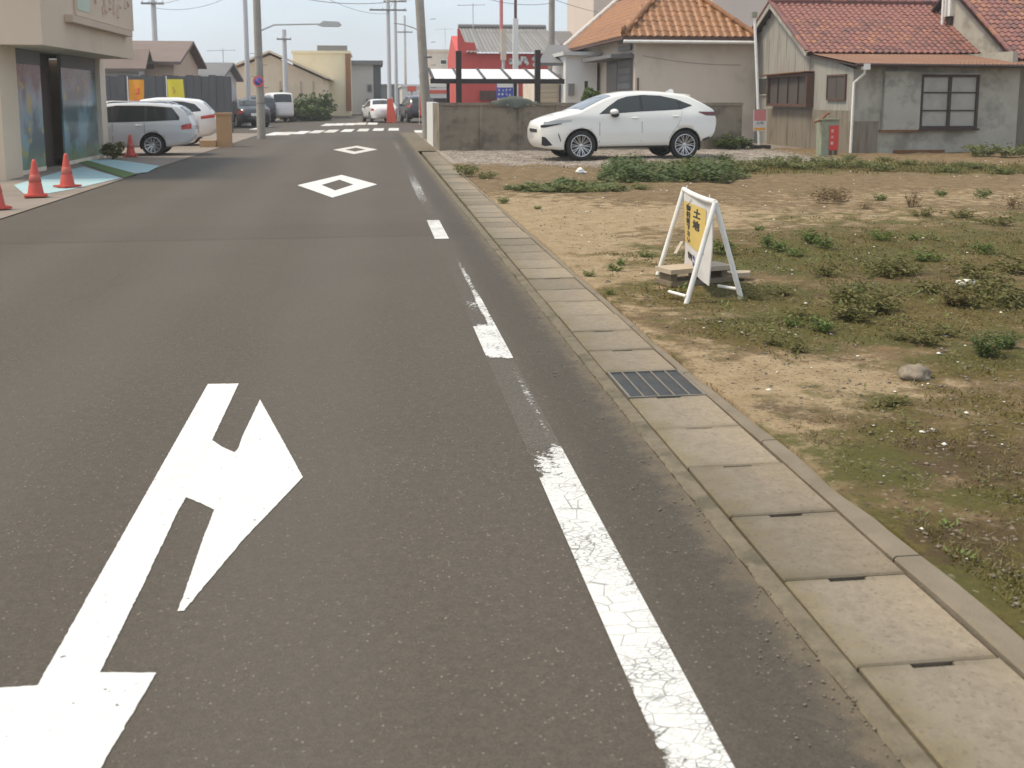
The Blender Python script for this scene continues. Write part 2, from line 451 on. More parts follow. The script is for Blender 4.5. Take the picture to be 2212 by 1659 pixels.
# ------------------------------------------------------------ ground, roads
def sheet(name, x0, x1, y0, y1, z, mat):
    return structure(MB().add([(x0,y0,z),(x1,y0,z),(x1,y1,z),(x0,y1,z)], [(0,1,2,3)]).build(name, mat))
sheet('ground', -900, 900, -300, 1500, -.16, M['lot_pave'])
RX0, RX1 = -4.72, 1.19
YJ = 46.5                                     # the junction begins
sheet('road', RX0, RX1, -12, YJ, 0, M['asphalt'])
sheet('cross_road', -120, 120, YJ, 67, 0, M['asphalt_plain'])
sheet('far_road', -6.5, 5.5, 67, 400, 0, M['asphalt_plain'])
sheet('side_ground', -120, RX0, -12, YJ, .012, M['lot_pave'])
sheet('far_ground_left', -120, -6.5, 67, 400, .01, M['lot_pave'])
sheet('far_ground_right', 5.5, 120, 67, 400, .01, M['lot_pave'])
sheet('verge_ground', RX1, 1.83, 30.2, YJ, .011, M['strip'])
sheet('yard_ground', 1.83, 120, 30.3, YJ, .01, M['lot_pave'])
# darker newer tarmac beside the gutter, and the old trench patch across the lane
def ragged(name, pts, z, mat):
    return structure(MB().add([(x,y,z) for x,y in pts], [tuple(range(len(pts)))]).build(name, mat))
xs = np.linspace(-4.6, RX1-.003, 30)
pts = [(x, 11.62 + .02*x + .03*mn.noise(Vector((x*1.7, 4, 0)))) for x in xs] + [(x, 12.9 + .03*x + .05*mn.noise(Vector((x*1.1, 9, 0)))) for x in xs[::-1]]
ragged('trench_patch', pts, .0015, M['asphalt_new'])

# painted arrow: measured outline
def ZA(p): return G(p[0]*.521, 795 + p[1]*.521)
outline_z = [(862,68),(990,66),(880,300),(922,330),(973,352),(988,335),(1005,285),(1078,132),(1166,290),(1256,455),(1010,712),(762,1010),
             (735,1011),(760,950),(848,692),(862,660),(888,590),(830,562),(772,538),(740,592),(580,930),(415,1264)]
arrow = [ZA(p) for p in outline_z]
hr, hl = ZA((648,1268)), ZA((175,1286))
ax = (ZA((175,1285))[0] + ZA((415,1268))[0]) / 2
hlx = 2*ax - hr[0]
e1 = ZA((420,1659))
sl = (e1[0]-hr[0]) / (e1[1]-hr[1])
tipY = hr[1] + (ax - hr[0]) / sl
yb = hr[1]
arrow += [hr, (ax, tipY), (hlx, yb-.02), (ZA((175,1286))[0], yb-.02)]
fine = []
for i, p_ in enumerate(arrow):
    q_ = arrow[(i+1) % len(arrow)]; dl_ = sqrt((q_[0]-p_[0])**2 + (q_[1]-p_[1])**2); m_ = max(1, int(dl_/.012))
    for k in range(m_):
        x_, y_ = p_[0]+(q_[0]-p_[0])*k/m_, p_[1]+(q_[1]-p_[1])*k/m_
        a_ = .0022 + .004*max(0, mn.noise(Vector((x_*3, y_*3, 7))))
        fine.append((x_ + a_*mn.noise(Vector((x_*55, y_*55, 1))), y_ + 1.6*a_*mn.noise(Vector((x_*55, y_*55, 5)))))
arrow = fine
structure(MB().add([(x,y,.003) for x,y in arrow], [tuple(range(len(arrow)))]).build('turn_arrow_marking', M['paint']))
bm_tri = C.objects['turn_arrow_marking'].data
b = bmesh.new(); b.from_mesh(bm_tri); bmesh.ops.triangulate(b, faces=b.faces[:], ngon_method='EAR_CLIP'); bmesh.ops.recalc_face_normals(b, faces=b.faces[:]); b.to_mesh(bm_tri); b.free()

def diamond(name, cx, cy, hw, hl, lw, lh, mat):
    o = [(cx-hw,cy),(cx,cy-hl),(cx+hw,cy),(cx,cy+hl)]
    k = [(cx-hw+lw,cy),(cx,cy-hl+lh),(cx+hw-lw,cy),(cx,cy+hl-lh)]
    mb = MB().add([(x,y,.003) for x,y in o+k], [(i,(i+1)%4,4+(i+1)%4,4+i) for i in range(4)])
    return structure(mb.build(name, mat))
d0, d1, dl, dr = G(720,427), G(735,378), G(641,402), G(815,401)
diamond('diamond_marking', (dl[0]+dr[0])/2, (d0[1]+d1[1])/2, (dr[0]-dl[0])/2, (d1[1]-d0[1])/2, .42, 1.25, M['paint'])
d0, d1, dl, dr = G(769,333), G(765,315), G(720,323), G(816,324)
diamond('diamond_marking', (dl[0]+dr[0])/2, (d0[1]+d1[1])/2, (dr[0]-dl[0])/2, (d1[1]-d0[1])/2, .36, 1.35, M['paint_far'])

# worn edge line: one strip, per-point paint coverage
def edge_line():
    Y = lambda y: G(900, y)[1]
    key = [(2200,.70),(1750,.66),(1659,.74),(1500,.78),(1300,.80),(1100,.82),(1010,.80),(985,.62),(972,.30),(900,.34),(860,.40),(800,.30),(783,.30),(779,.78),(760,.95),(712,.95),(704,.62),
           (690,.50),(660,.72),(648,.55),(630,.42),(600,.46),(575,.38),(560,.30),(548,.0),(520,.0),(517.5,.0),(517,1.2),(477,1.2),(476.5,0),(464,.0),(460,.30),(430,.45),(405,.52),(385,.44),(370,.33),(330,.36),(318,.45),(303,.36),(298,0)]
    film = [(2200,.1),(1659,.1),(990,.2),(975,.50),(860,.42),(790,.36),(700,.28),(560,.16),(540,.05),(470,.05),(460,.2),(330,.25),(300,.1)]
    kY = [Y(k[0]) if k[0] < 1900 else .8 for k in key]; kc = [k[1] for k in key]
    fY = [Y(k[0]) if k[0] < 1900 else .8 for k in film]; fc = [k[1] for k in film]
    ys = sorted(set(list(np.geomspace(.8, 39, 330)) + kY))
    us = np.linspace(-1, 1, 9)
    mb = MB(); rows = []; cov = []; fl = []
    for y in ys:
        xc = .722 + .0008*max(0, y-8)
        rows.append([(xc + u*.078, y, .004) for u in us])
        c = np.interp(y, kY, kc); q = np.interp(y, fY, fc)
        for u in us:
            e = .0
            if 4.0 < y < 10.6 and c < .85: e = -.22 + .30*(u > .4) - .1*(u < -.5)      # only the kerb side survives
            if y < 2.6: e = -.33*max(0, -u-.05)*(2.75-y)
            cov.append(c + e - .10*(abs(u) > .95)); fl.append(q)
    mb.grid(rows, False)
    o = mb.build('edge_line_marking', M['paint_worn'])
    for nm, arr in (('cover', cov), ('film', fl)):
        a = o.data.attributes.new(nm, 'FLOAT', 'POINT'); a.data.foreach_set('value', arr)
    structure(o)
edge_line()

# zebra crossing blocks of the junction, two rows
def stripe(x, y0, y1, w, mat): structure(MB().add([(x-w/2,y0,.005),(x+w/2,y0,.005),(x+w/2+.1,y1,.005),(x-w/2+.1,y1,.005)], [(0,1,2,3)]).build('crosswalk_stripe', mat))
Z2 = lambda zx, zy: (484 + zx*.2188, zy*.2188)
for i, (zx, zy, q) in enumerate([(485,1322,1),(610,1320,0),(755,1310,1),(905,1302,0),(1050,1296,0),(1210,1290,1),(1365,1285,0),(1515,1280,1),(1665,1278,1)]):
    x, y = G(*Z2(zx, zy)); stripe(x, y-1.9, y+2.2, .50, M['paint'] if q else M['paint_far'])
for i, (zx, zy) in enumerate([(1022,1232),(1130,1229),(1240,1226),(1345,1222),(1460,1220)]):
    x, y = G(*Z2(zx, zy)); stripe(x, y-2.6, y+2.6, .58, M['paint'] if i != 3 else M['paint_far'])
for zx, zy in ((360,1262),(1930,1305)):
    x, y = G(*Z2(zx, zy)); stripe(x, y-3, y+2.6, .5, M['paint'])

def kerb_w(y): return .105 if y < 3 else (.045 if y > 5.6 else .105-.06*(y-3)/2.6)
# ------------------------------------------------------------ gutter with its cover slabs
SX0, SX1, PITCH, Y0G = 1.275, 1.685, .512, 5.05
gut = thing('street_gutter', 'concrete gutter covered by a row of slabs along the road edge', 'gutter', (0,0,0))
gut['kind'] = 'structure'
del gut['category']
MB().box(SX0-.01, SX1+.02, -4, 30.2, -.30, -.115).build('gutter_channel', M['pit'], gut)
def lumpy_strip(x0, x1, zt, amp, seed, y0=-4, y1=30.2, n=1400):
    mb = MB(); rows = []
    for i in range(n+1):
        y = y0 + (y1-y0)*i/n
        a = amp*.8*mn.noise(Vector((y*2.1, seed, 0))) + amp*.8*mn.noise(Vector((y*11.7, seed, 3))) + amp*.6*mn.noise(Vector((y*31., seed, 3)))
        rows.append([(x0+a, y, -.12), (x0+a, y, zt-.008), (x0+a+.01, y, zt+.002*mn.noise(Vector((y*5, 2, seed)))), (x1-.006, y, zt), (x1, y, zt-.006), (x1, y, -.12)])
    mb.grid(rows, False, True); return mb
lumpy_strip(RX1+.004, SX0-.008, .008, .010, 1.0).build('gutter_edge', M['strip'], gut)
def chamfer_slab(w, l, h, notch):
    n0, n1 = (w*.36, w*.66)
    a = [(0,0),(w,0),(w,l)] + ([(n1,l),(n1,l-.020),(n0,l-.020),(n0,l)] if notch else []) + [(0,l)]
    c = .006
    def inset(p, i, P):
        cx, cy = w/2, l/2
        return (p[0] + (c if p[0] < cx else -c), p[1] + (c if p[1] < cy else -c))
    b = [inset(p, i, a) for i, p in enumerate(a)]
    if notch: b = [(x, y) for x, y in b]; b[4] = (n1+c, l-.020-c); b[5] = (n0-c, l-.020-c); b[3] = (n1+c, l-c); b[6] = (n0-c, l-c)
    n = len(a); mb = MB()
    vs = [(x-w/2,y-l/2,-h) for x,y in a] + [(x-w/2,y-l/2,-c) for x,y in a] + [(x-w/2,y-l/2,0) for x,y in b]
    mb.add(vs, [tuple(range(2*n, 3*n))] + [(i,(i+1)%n,n+(i+1)%n,n+i) for i in range(n)] + [(n+i,n+(i+1)%n,2*n+(i+1)%n,2*n+i) for i in range(n)])
    return mb
me_a = chamfer_slab(SX1-SX0, PITCH-.007, .10, True).mesh('cover_slab', M['slab'])
me_b = chamfer_slab(SX1-SX0, PITCH-.005, .10, False).mesh('cover_slab', M['slab'])
def grate(parent, yc, l):
    w = SX1 - SX0
    g = MB()
    x0, x1, y0, y1 = SX0, SX1, yc-l/2+.004, yc+l/2-.004
    for a in ((x0,x0+.012,y0,y1),(x1-.012,x1,y0,y1),(x0+.012,x1-.012,y0,y0+.010),(x0+.012,x1-.012,y1-.010,y1)): g.box(a[0],a[1],a[2],a[3],-.05,.013)
    o = g.build('grate_cover', M['grate_rim'], parent)
    for k in range(1, 5):
        x = x0 + w*k/5
        MB().box(x-.004, x+.004, y0+.010, y1-.010, -.04, .0125).build('grate_rib', M['grate_rim'], o)
    for k in range(5):
        xa, xb = x0 + w*k/5 + .005, x0 + w*(k+1)/5 - .005
        if k == 0: xa += .008
        if k == 4: xb -= .008
        MB().box(xa, xb, y0+.011, y1-.011, -.045, .006).build('grate_panel', M['grate_iron'], o)
slot_y = G(1035, 438)[1]
n0 = int((-3.5 - Y0G)/PITCH); n1 = int((30 - Y0G)/PITCH)
for k in range(n0, n1):
    yc = Y0G + (k+.5)*PITCH
    if k == 0: grate(gut, yc, PITCH); continue
    o = bpy.data.objects.new('cover_slab', me_a if k < 14 else me_b); C.objects.link(o); o.parent = gut
    dx = .0033*max(0, yc-8)
    o.location = ((SX0+SX1)/2 + dx + random.uniform(-.003,.003), yc, .012 + random.uniform(-.005,.004))
    o.rotation_euler = (random.uniform(-.006,.006), random.uniform(-.008,.008), -.0033*(yc > 8) + random.uniform(-.004,.004))
    if abs(yc - slot_y) < PITCH/2:
        sm = MB()
        for q in range(9): sm.box(SX0+dx+.03+q*.042, SX0+dx+.055+q*.042, yc+PITCH/2-.075, yc+PITCH/2-.03, .0135, .016)
        sm.build('drain_slot', M['pit'], gut)
kmb = []
y = -3.5
while y < 30:
    L = 1.2 if random.random() < .7 else .6
    mb = MB(); rows = []
    for i in range(7):
        yy = y + .004 + (L-.008)*i/6
        a = SX1 + .012 + .0033*max(0, yy-8); bm0 = a + kerb_w(yy) + .006*mn.noise(Vector((yy*3, 1, 1)))
        zt = .010 + .010*(kerb_w(yy)-.045)/.06 + .006*mn.noise(Vector((yy*2, 7, 1))); c = .008
        rows.append([(a,yy,-.12),(a,yy,zt-c),(a+c,yy,zt),(bm0-c,yy,zt),(bm0,yy,zt-c),(bm0,yy,-.12)])
    mb.grid(rows, False, True)
    mb.add(rows[0], [(0,1,2,3,4,5)]); mb.add(rows[-1], [(5,4,3,2,1,0)])
    mb.build('kerb_stone', M['kerb'], gut)
    y += L
# dark seam earth on both sides of the covers
MB().box(SX1+.003, SX1+.0115, -4, 30, -.1, -.006).build('seam_earth', M['pit'], gut)

# ------------------------------------------------------------ vacant lot
LX0, LX1, LY0, LY1 = 1.86, 26.0, -2.5, 30.3
def gs(x, y, cx, cy, rx, ry): return np.exp(-(((x-cx)/rx)**2 + ((y-cy)/ry)**2))
mossb = []
for px, py, rx, ry, w in [(1560,640,.9,.8,.9),(1480,640,.7,.6,.8),(1800,560,2.0,1.3,1.0),(2050,530,2.5,1.6,1.0),(1900,690,1.2,.8,1.0),(2100,650,1.4,1.0,1.0),(1700,720,.8,.6,.9),(1650,560,1.1,.9,.8),
                          (2120,480,2.5,1.5,.5),(1850,480,2.0,1.2,.45),(2010,1180,.38,.36,1.0),(2130,1290,.35,.30,1.0),(1930,890,.4,.35,.6),(2150,1100,.5,.5,.6),(2300,1250,.8,.6,.8),
                          (1350,640,.5,.5,.6),(1420,560,.8,.7,.4),(2150,790,.7,.5,.8),(2000,760,.7,.4,.5),(1650,362,3.5,2.2,.95),(1590,352,2.0,1.5,.9),(1480,362,2.0,1.0,.7),(1300,405,1.5,.7,.5),(1900,362,3,1.6,.9),(2110,368,3,1.5,.85),(1760,420,1.0,.5,.3)]:
    X, Y = G(px, py); mossb.append((X, Y, rx, ry, w))
for px, py, rx, ry, w in [(2000,960,.8,.6,.55),(1900,1030,.5,.6,.6),(2120,900,.8,.6,.5),(1820,880,.5,.4,.35)]:
    X, Y = G(px, py); mossb.append((X, Y, rx, ry, w))
for X, Y, rx, ry, w in [(3.2,1.2,2,1.2,.8),(9,6.5,3,2,.8),(12,10,4,3,.8),(7,3,2.5,1.5,.6)]: mossb.append((X,Y,rx,ry,w))
sandb = [(*G(1250,560),1.2,2.6,1.0),(*G(1150,470),1.5,3.0,1.0),(*G(1400,470),2.2,1.6,.9),(*G(1700,830),.8,.7,.9),(*G(1550,900),.55,.8,1.0),(*G(1640,1000),.35,.5,.9),(*G(1850,470),3.5,1.2,.5),(*G(2050,430),4,1.6,.5),(*G(1450,760),.4,.6,.5),
         (*G(1850,800),.6,.4,.45),(*G(2150,930),.4,.3,.3)]
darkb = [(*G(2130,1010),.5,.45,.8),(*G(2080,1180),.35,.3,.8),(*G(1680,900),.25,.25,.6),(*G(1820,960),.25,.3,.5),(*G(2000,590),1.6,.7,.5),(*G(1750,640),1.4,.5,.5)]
def blobs(B, X, Y):
    r = np.zeros_like(X)
    for cx, cy, rx, ry, w in B: r = np.maximum(r, w*gs(X, Y, cx, cy, rx, ry))
    return r
def gravel_mask(X, Y):
    e = np.interp(X, [1.8, 3.5, 6, 9, 12], [24.2, 23.6, 22.6, 22.9, 24.8])
    return 1/(1+np.exp(-(Y-e)*2.2)) * (1/(1+np.exp((X-11.4)*2.5)))
def hgt(X, Y):
    v = .034*mn.noise(Vector((X*.55, Y*.55, 0))) + (.016+.0012*max(0,Y-6))*mn.noise(Vector((X*1.7, Y*1.7, 5))) + .010*mn.noise(Vector((X*5, Y*5, 9))) + .005*mn.noise(Vector((X*14, Y*14, 2)))
    edge = min(1, max(0, (X-LX0-.0033*max(0, Y-8))/.35))
    return .022 + v*(.25+.75*edge)
nx, ny = 190, 240
us = np.concatenate([np.linspace(0, 1, nx)])
xs = LX0 + (LX1-LX0)*(us**1.9)
ys = np.concatenate([np.linspace(LY0, 1.6, 20)[:-1], np.geomspace(1.6, LY1, ny)])
vs = []; 
for y in ys:
    s0 = .0033*max(0, y-8) + (SX1 + .010 + kerb_w(y) - LX0) + .022*mn.noise(Vector((y*2.3, 3, 3))) + .02*mn.noise(Vector((y*.7, 8, 3)))
    for j, x in enumerate(xs): vs.append((x + s0*(1-(x-LX0)/(LX1-LX0)), y, hgt(x, y) - (.035 if j == 0 else 0)))
m = len(xs)
mb = MB(); mb.v = vs
mb.f = [(i*m+j, i*m+j+1, (i+1)*m+j+1, (i+1)*m+j) for i in range(len(ys)-1) for j in range(m-1)]; mb.sm = [True]*len(mb.f)
def lot_mat():
    t = NT('lot_soil')
    n1, n2, n3 = t.noise(.8, 6, .62), t.noise(5, 6, .65), t.noise(32, 5, .65)
    soil = t.mix(t.ramp(n2, .32, .70), (.158,.106,.050), (.285,.202,.110))
    soil = t.mix(t.ramp(n3, .38, .70, 0, .7), soil, (.100,.070,.038))
    soil = t.mix(t.ramp(t.noise(2.1, 5, .65), .56, .70, 0, .55), soil, (.230,.140,.068))
    sand = t.mix(t.ramp(n2, .3, .7), (.295,.212,.118), (.395,.298,.178))
    sand = t.mix(t.ramp(n3, .48, .75, 0, .65), sand, (.185,.132,.080))
    fs = t.ramp(t.math('ADD', t.attr('sand'), t.math('MULTIPLY', t.math('SUBTRACT', n2, .5), 1.5)), .22, .62)
    col = t.mix(fs, soil, sand)
    moss = t.mix(t.ramp(n3, .3, .7), (.070,.054,.015), (.155,.118,.034))
    moss = t.mix(t.ramp(n1, .42, .62, 0, .7), moss, (.075,.085,.020))
    fm = t.ramp(t.math('ADD', t.attr('moss'), t.math('MULTIPLY', t.math('SUBTRACT', t.noise(3.2, 6, .68), .5), 2.0)), .20, .62, 0, .92)
    col = t.mix(fm, col, moss)
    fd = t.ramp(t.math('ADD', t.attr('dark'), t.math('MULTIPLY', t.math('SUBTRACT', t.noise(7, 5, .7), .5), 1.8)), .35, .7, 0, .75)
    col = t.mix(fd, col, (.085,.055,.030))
    gv = t.voro(26, 'F1', 'Color'); sp = t.n.new('ShaderNodeSeparateColor'); t.lk(gv, sp.inputs[0])
    gcol = t.mix(sp.outputs[0], (.20,.165,.135), (.43,.375,.315))
    fg = t.ramp(t.math('ADD', t.attr('gravel'), t.math('SUBTRACT', n2, .5)), .35, .7)
    col = t.mix(fg, col, gcol)
    sv = t.voro(70, 'F1', 'Color'); s2 = t.n.new('ShaderNodeSeparateColor'); t.lk(sv, s2.inputs[0])
    col = t.mix(t.ramp(s2.outputs[0], .96, .985, 0, .5), col, (.36,.30,.22))
    col = t.mix(t.ramp(s2.outputs[1], .90, .95, 0, .6), col, (.07,.052,.035))
    t.color(col); t.rough(.95, .2)
    h = t.math('ADD', t.math('MULTIPLY', n3, .6), t.math('MULTIPLY', t.noise(110, 4, .7), .35))
    t.bump(h, .9, .03)
    return t.m
M['lot'] = lot_mat()
lot = structure(mb.build('vacant_lot_ground', M['lot']))
VX = np.array([v[0] for v in vs]); VY = np.array([v[1] for v in vs])
for nm, arr in (('moss', blobs(mossb, VX, VY)*(1-gravel_mask(VX,VY))), ('sand', blobs(sandb, VX, VY)), ('dark', blobs(darkb, VX, VY)), ('gravel', gravel_mask(VX, VY))):
    a = lot.data.attributes.new(nm, 'FLOAT', 'POINT'); a.data.foreach_set('value', arr.astype(np.float32))

def in_view_pts(n, ymax=26, ymin=2.0, bias=1.0):
    # points on the lot, denser towards the road end where they show larger
    Y = ymin*(ymax/ymin)**(rng.random(n)**bias)
    X = LX0 + .02 + rng.random(n)*np.minimum(.60*Y + 1.2, LX1-LX0)
    return X, Y
def np_object(name, V, Fc, mat, nper):
    me = bpy.data.meshes.new(name)
    me.vertices.add(len(V)); me.vertices.foreach_set('co', V.astype(np.float32).ravel())
    nf = len(Fc); me.loops.add(nf*nper); me.loops.foreach_set('vertex_index', Fc.astype(np.int32).ravel())
    me.polygons.add(nf); me.polygons.foreach_set('loop_start', np.arange(0, nf*nper, nper, dtype=np.int32))
    me.update(calc_edges=True); me.validate()
    me.materials.append(mat)
    o = bpy.data.objects.new(name, me); C.objects.link(o); return o
def vh(X, Y): return np.array([hgt(x, y) for x, y in zip(X, Y)])
# moss and short grass
X, Y = in_view_pts(150000, 24)
mk = blobs(mossb, X, Y) + .5*np.array([mn.noise(Vector((x*2.2, y*2.2, 1))) for x, y in zip(X, Y)])
keep = (mk > .42) & (rng.random(len(X)) < mk)
X, Y = X[keep], Y[keep]; Zg = vh(X, Y); n = len(X)
ang = rng.random(n)*2*pi; wd = (.002+.0006*Y)*(.7+.6*rng.random(n)); ht = (.006+.014*rng.random(n)**2)*(1+.03*Y)*(1+2.2/(1+np.exp(-(Y-18)*1.5))); ln = (rng.random((n,2))-.5)*.05
V = np.empty((n,3,3)); 
V[:,0] = np.stack([X-np.cos(ang)*wd, Y-np.sin(ang)*wd, Zg-.004], 1); V[:,1] = np.stack([X+np.cos(ang)*wd, Y+np.sin(ang)*wd, Zg-.004], 1)
V[:,2] = np.stack([X+ln[:,0], Y+ln[:,1], Zg+ht], 1)
stuff(np_object('mossy_grass', V.reshape(-1,3), np.arange(3*n).reshape(-1,3), M['grass'], 3), 'short mossy grass growing over the bare lot')
# pebbles, gravel and pale chips (low stones of eight faces)
OCT = np.array([(1,0,0),(0,1,0),(-1,0,0),(0,-1,0),(0,0,1),(0,0,-1)], float)
OF = np.array([(0,1,4),(1,2,4),(2,3,4),(3,0,4),(1,0,5),(2,1,5),(3,2,5),(0,3,5)])
def stones(name, X, Y, size, mat, label, flatk=.6):
    n = len(X); Zg = vh(X, Y); a = rng.random(n)*2*pi
    s = size[:,None]*np.stack([.7+.6*rng.random(n), .7+.6*rng.random(n), flatk*(.6+.6*rng.random(n))], 1)
    P = OCT[None]*s[:,None,:]*(.8+.4*rng.random((n,6,1)))
    ca, sa = np.cos(a)[:,None], np.sin(a)[:,None]
    R = np.stack([P[:,:,0]*ca-P[:,:,1]*sa, P[:,:,0]*sa+P[:,:,1]*ca, P[:,:,2]], 2)
    R += np.stack([X, Y, Zg+size*.15], 1)[:,None,:]
    F = (OF[None] + (np.arange(n)*6)[:,None,None]).reshape(-1,3)
    return stuff(np_object(name, R.reshape(-1,3), F, mat, 3), label)
X, Y = in_view_pts(7500, 20); stones('pebble_scatter', X, Y, .003+.010*rng.random(len(X))**2.5+.0003*Y, M['pebble'], 'small brown pebbles and clods scattered over the lot')
X, Y = in_view_pts(380, 24); stones('shell_chips', X, Y, .004+.010*rng.random(len(X))**2+.0008*Y, M['chip'], 'small whitish stone and shell chips scattered over the lot', .4)
X = 1.95 + rng.random(14000)*10; Y = 21.8 + rng.random(14000)*8.3
k = rng.random(len(X)) < gravel_mask(X, Y); X, Y = X[k], Y[k]
stones('gravel', X, Y, .012+.016*rng.random(len(X)), M['gravel_stone'], 'grey gravel of the parking strip before the concrete wall')

# ------------------------------------------------------------ weeds
def rosettes(name, n, mat, label, leaf, seed, thr, ymax=24):
    r = random.Random(seed); X, Y = in_view_pts(n, ymax); mk = blobs(mossb, X, Y); mb = MB()
    for x, y, m_ in zip(X, Y, mk):
        if m_ + .5*mn.noise(Vector((x*1.9, y*1.9, seed))) < thr: continue
        z = hgt(x, y); kn = min(1, .35+.11*y); R0 = r.uniform(.03, .10)*(1+.03*y)*kn
        for _ in range(r.randint(7, 16)):
            a = r.uniform(0, 2*pi); d = R0*r.random()**.6; L = leaf*r.uniform(.5, 1.3)*(1+.03*y)*kn
            p = Vector((x+d*cos(a), y+d*sin(a), z + r.uniform(.0, .035)*(1+.04*y)*kn)); a2 = a + r.uniform(-.9, .9)
            d1 = Vector((cos(a2), sin(a2), r.uniform(-.2, .8)))*L; d2 = Vector((-sin(a2), cos(a2), r.uniform(-.3,.3)))*L*(r.uniform(.12,.3) if name != 'dry_grass' else .05)
            mb.add([p, p+d1*.5+d2, p+d1, p+d1*.5-d2], [(0,1,2,3)])
    stuff(mb.build(name, mat), label)
rosettes('ground_cover', 700, M['leaf'], 'low green ground cover weeds dotted over the mossy lot', .030, 3, .62)
rosettes('ground_cover', 950, M['leaf_dull'], 'low olive ground cover weeds dotted over the mossy lot', .028, 9, .50)
rosettes('dry_grass', 700, M['straw'], 'dry brown grass stalks lying over the lot', .038, 17, .42)
def weed_mesh(name, mat, nstem, rad, hgt_, leaf, nleaf, seed, spread=1.0):
    r = random.Random(seed); mb = MB()
    for s in range(nstem):
        a = r.uniform(0, 2*pi); d = rad*sqrt(r.random())*.9
        bx, by = .3*d*cos(a), .3*d*sin(a)
        tx, ty, tz = d*cos(a)*spread, d*sin(a)*spread, hgt_*r.uniform(.45, 1.0)*(1-.35*d/rad)
        for k in range(nleaf):
            t = r.uniform(.15, 1.0)
            p = Vector((bx+(tx-bx)*t, by+(ty-by)*t, tz*t**.8))
            th = r.uniform(0, 2*pi); L = leaf*r.uniform(.6, 1.3); W = L*r.uniform(.3, .55)
            d1 = Vector((cos(th), sin(th), r.uniform(-.25, .6))).normalized(); d2 = d1.cross(Vector((r.uniform(-.4,.4), r.uniform(-.4,.4), 1))).normalized()
            mid = p + d1*L*.5
            mb.add([p, mid + d2*W*.5 + Vector((0,0,.1*L)), p + d1*L - Vector((0,0,.15*L)), mid - d2*W*.5 + Vector((0,0,.1*L))], [(0,1,2),(0,2,3)])
        mb.add([(bx-.002,by,-.01),(bx+.002,by,-.01),(tx,ty,tz)], [(0,1,2)])
    return mb.mesh(name, mat)
WM = {'leafy': [weed_mesh('weed_leaves', M['leaf'], 16, .16, .17, .045, 9, 10+i) for i in range(4)],
      'dull': [weed_mesh('weed_leaves', M['leaf_dull'], 22, .22, .15, .04, 10, 30+i) for i in range(3)],
      'dry': [weed_mesh('weed_leaves', M['leaf_dry'], 26, .2, .24, .03, 10, 50+i, .8) for i in range(2)],
      'dark': [weed_mesh('weed_leaves', M['leaf_dark'], 40, .24, .33, .045, 13, 70+i) for i in range(2)],
      'far': [weed_mesh('weed_leaves', M['leaf_far'], 34, .42, .30, .08, 9, 90+i) for i in range(3)],
      'fardark': [weed_mesh('weed_leaves', M['leaf_dark'], 34, .40, .34, .12, 10, 120+i) for i in range(3)]}
WL = {'leafy': ('leafy green weed clump growing in the bare lot soil', 'weed', 'green weeds of the open lot'),
      'dull': ('dull olive low weed clump in the mossy part of the lot', 'weed', 'olive weeds of the mossy ground'),
      'dry': ('dry brown withered weed standing in the sandy soil', 'weed', 'withered brown weeds'),
      'far': ('light green weed tuft in the strip before the houses', 'weed', 'weeds in the strip before the car and houses')}
def weed(kind, px, py, s=1.0, label=None, name='weed_plant', grp=True, sz=1.0):
    X, Y = G(px, py)
    o = bpy.data.objects.new(name, random.choice(WM[kind])); C.objects.link(o)
    o.location = (X, Y, hgt(X, Y)-.01); o.rotation_euler = (0, 0, random.uniform(0, 6.28)); o.scale = (s, s, s*sz)
    if label: tag(o, label, 'weed')
    else: tag(o, *WL[kind])
    return o
ORD = ['leftmost', 'second from left', 'third from left', 'fourth from left', 'fifth from left', 'sixth from left', 'seventh from left', 'eighth from left', 'ninth from left', 'tenth from left']
def weed_row(kind, what, where, pts, grp, sz=1.0):
    pts = sorted(pts)
    for i, (px, py, s) in enumerate(pts):
        o = weed(kind, px, py, s, (ORD[i] + ' of the ' + what + ' ' + where) if len(pts) > 1 else 'lone ' + what[:-1] + ' ' + where, sz=sz); o['group'] = grp
LG, OG, DG, FG = 'green weeds of the open lot', 'olive weeds of the mossy ground', 'withered brown weeds', 'weeds in the strip before the car and houses'
weed_row('leafy', 'leafy green weeds', 'just right of the sign frame top', [(1652,541,1.1),(1690,548,.9),(1720,558,.8),(1752,533,1.2),(1780,546,1.0)], LG)
weed_row('leafy', 'leafy green weeds', 'in mid lot near the right edge', [(1904,527,1.1),(1973,525,.7),(2003,566,1.1),(2128,556,1.0)], LG)
weed_row('leafy', 'small leafy weeds', 'in bare soil right of the sign', [(1717,708,.6),(1772,718,.8),(1850,640,.7)], LG)
weed_row('leafy', 'leafy green weeds', 'in sandy soil before the shack', [(1640,500,.6),(1898,438,1.0),(2030,430,1.0),(2120,432,1.2)], LG)
weed_row('leafy', 'leafy green weeds', 'seen through the sign frame legs', [(1555,556,1.1),(1570,600,.8)], LG)
weed_row('leafy', 'tiny green weeds', 'between the kerb and the sign', [(1275,603,.5),(1320,642,.4),(1325,590,.7),(1340,575,.6),(1395,560,.6)], LG)
weed_row('leafy', 'tiny green weeds', 'on sand beside the kerb, upper lot', [(1085,443,.9),(1160,455,.5)], LG)
weed_row('dull', 'olive weed clumps', 'in the patch behind the round stone', [(1830,655,1.2),(1857,690,1.4),(1880,668,1.3),(1905,680,.9)], OG)
weed_row('dull', 'olive weed clumps', 'by the right edge above the dark bush', [(2085,665,1.3),(2100,600,1.4),(2125,625,1.4),(2150,655,1.2),(2178,668,1.3),(2200,590,1.4)], OG)
weed_row('dull', 'olive weed clumps', 'in the middle of the mossy ground', [(1780,600,1.0),(1909,597,1.4),(1935,585,1.1),(1970,595,1.0),(2010,640,1.0)], OG)
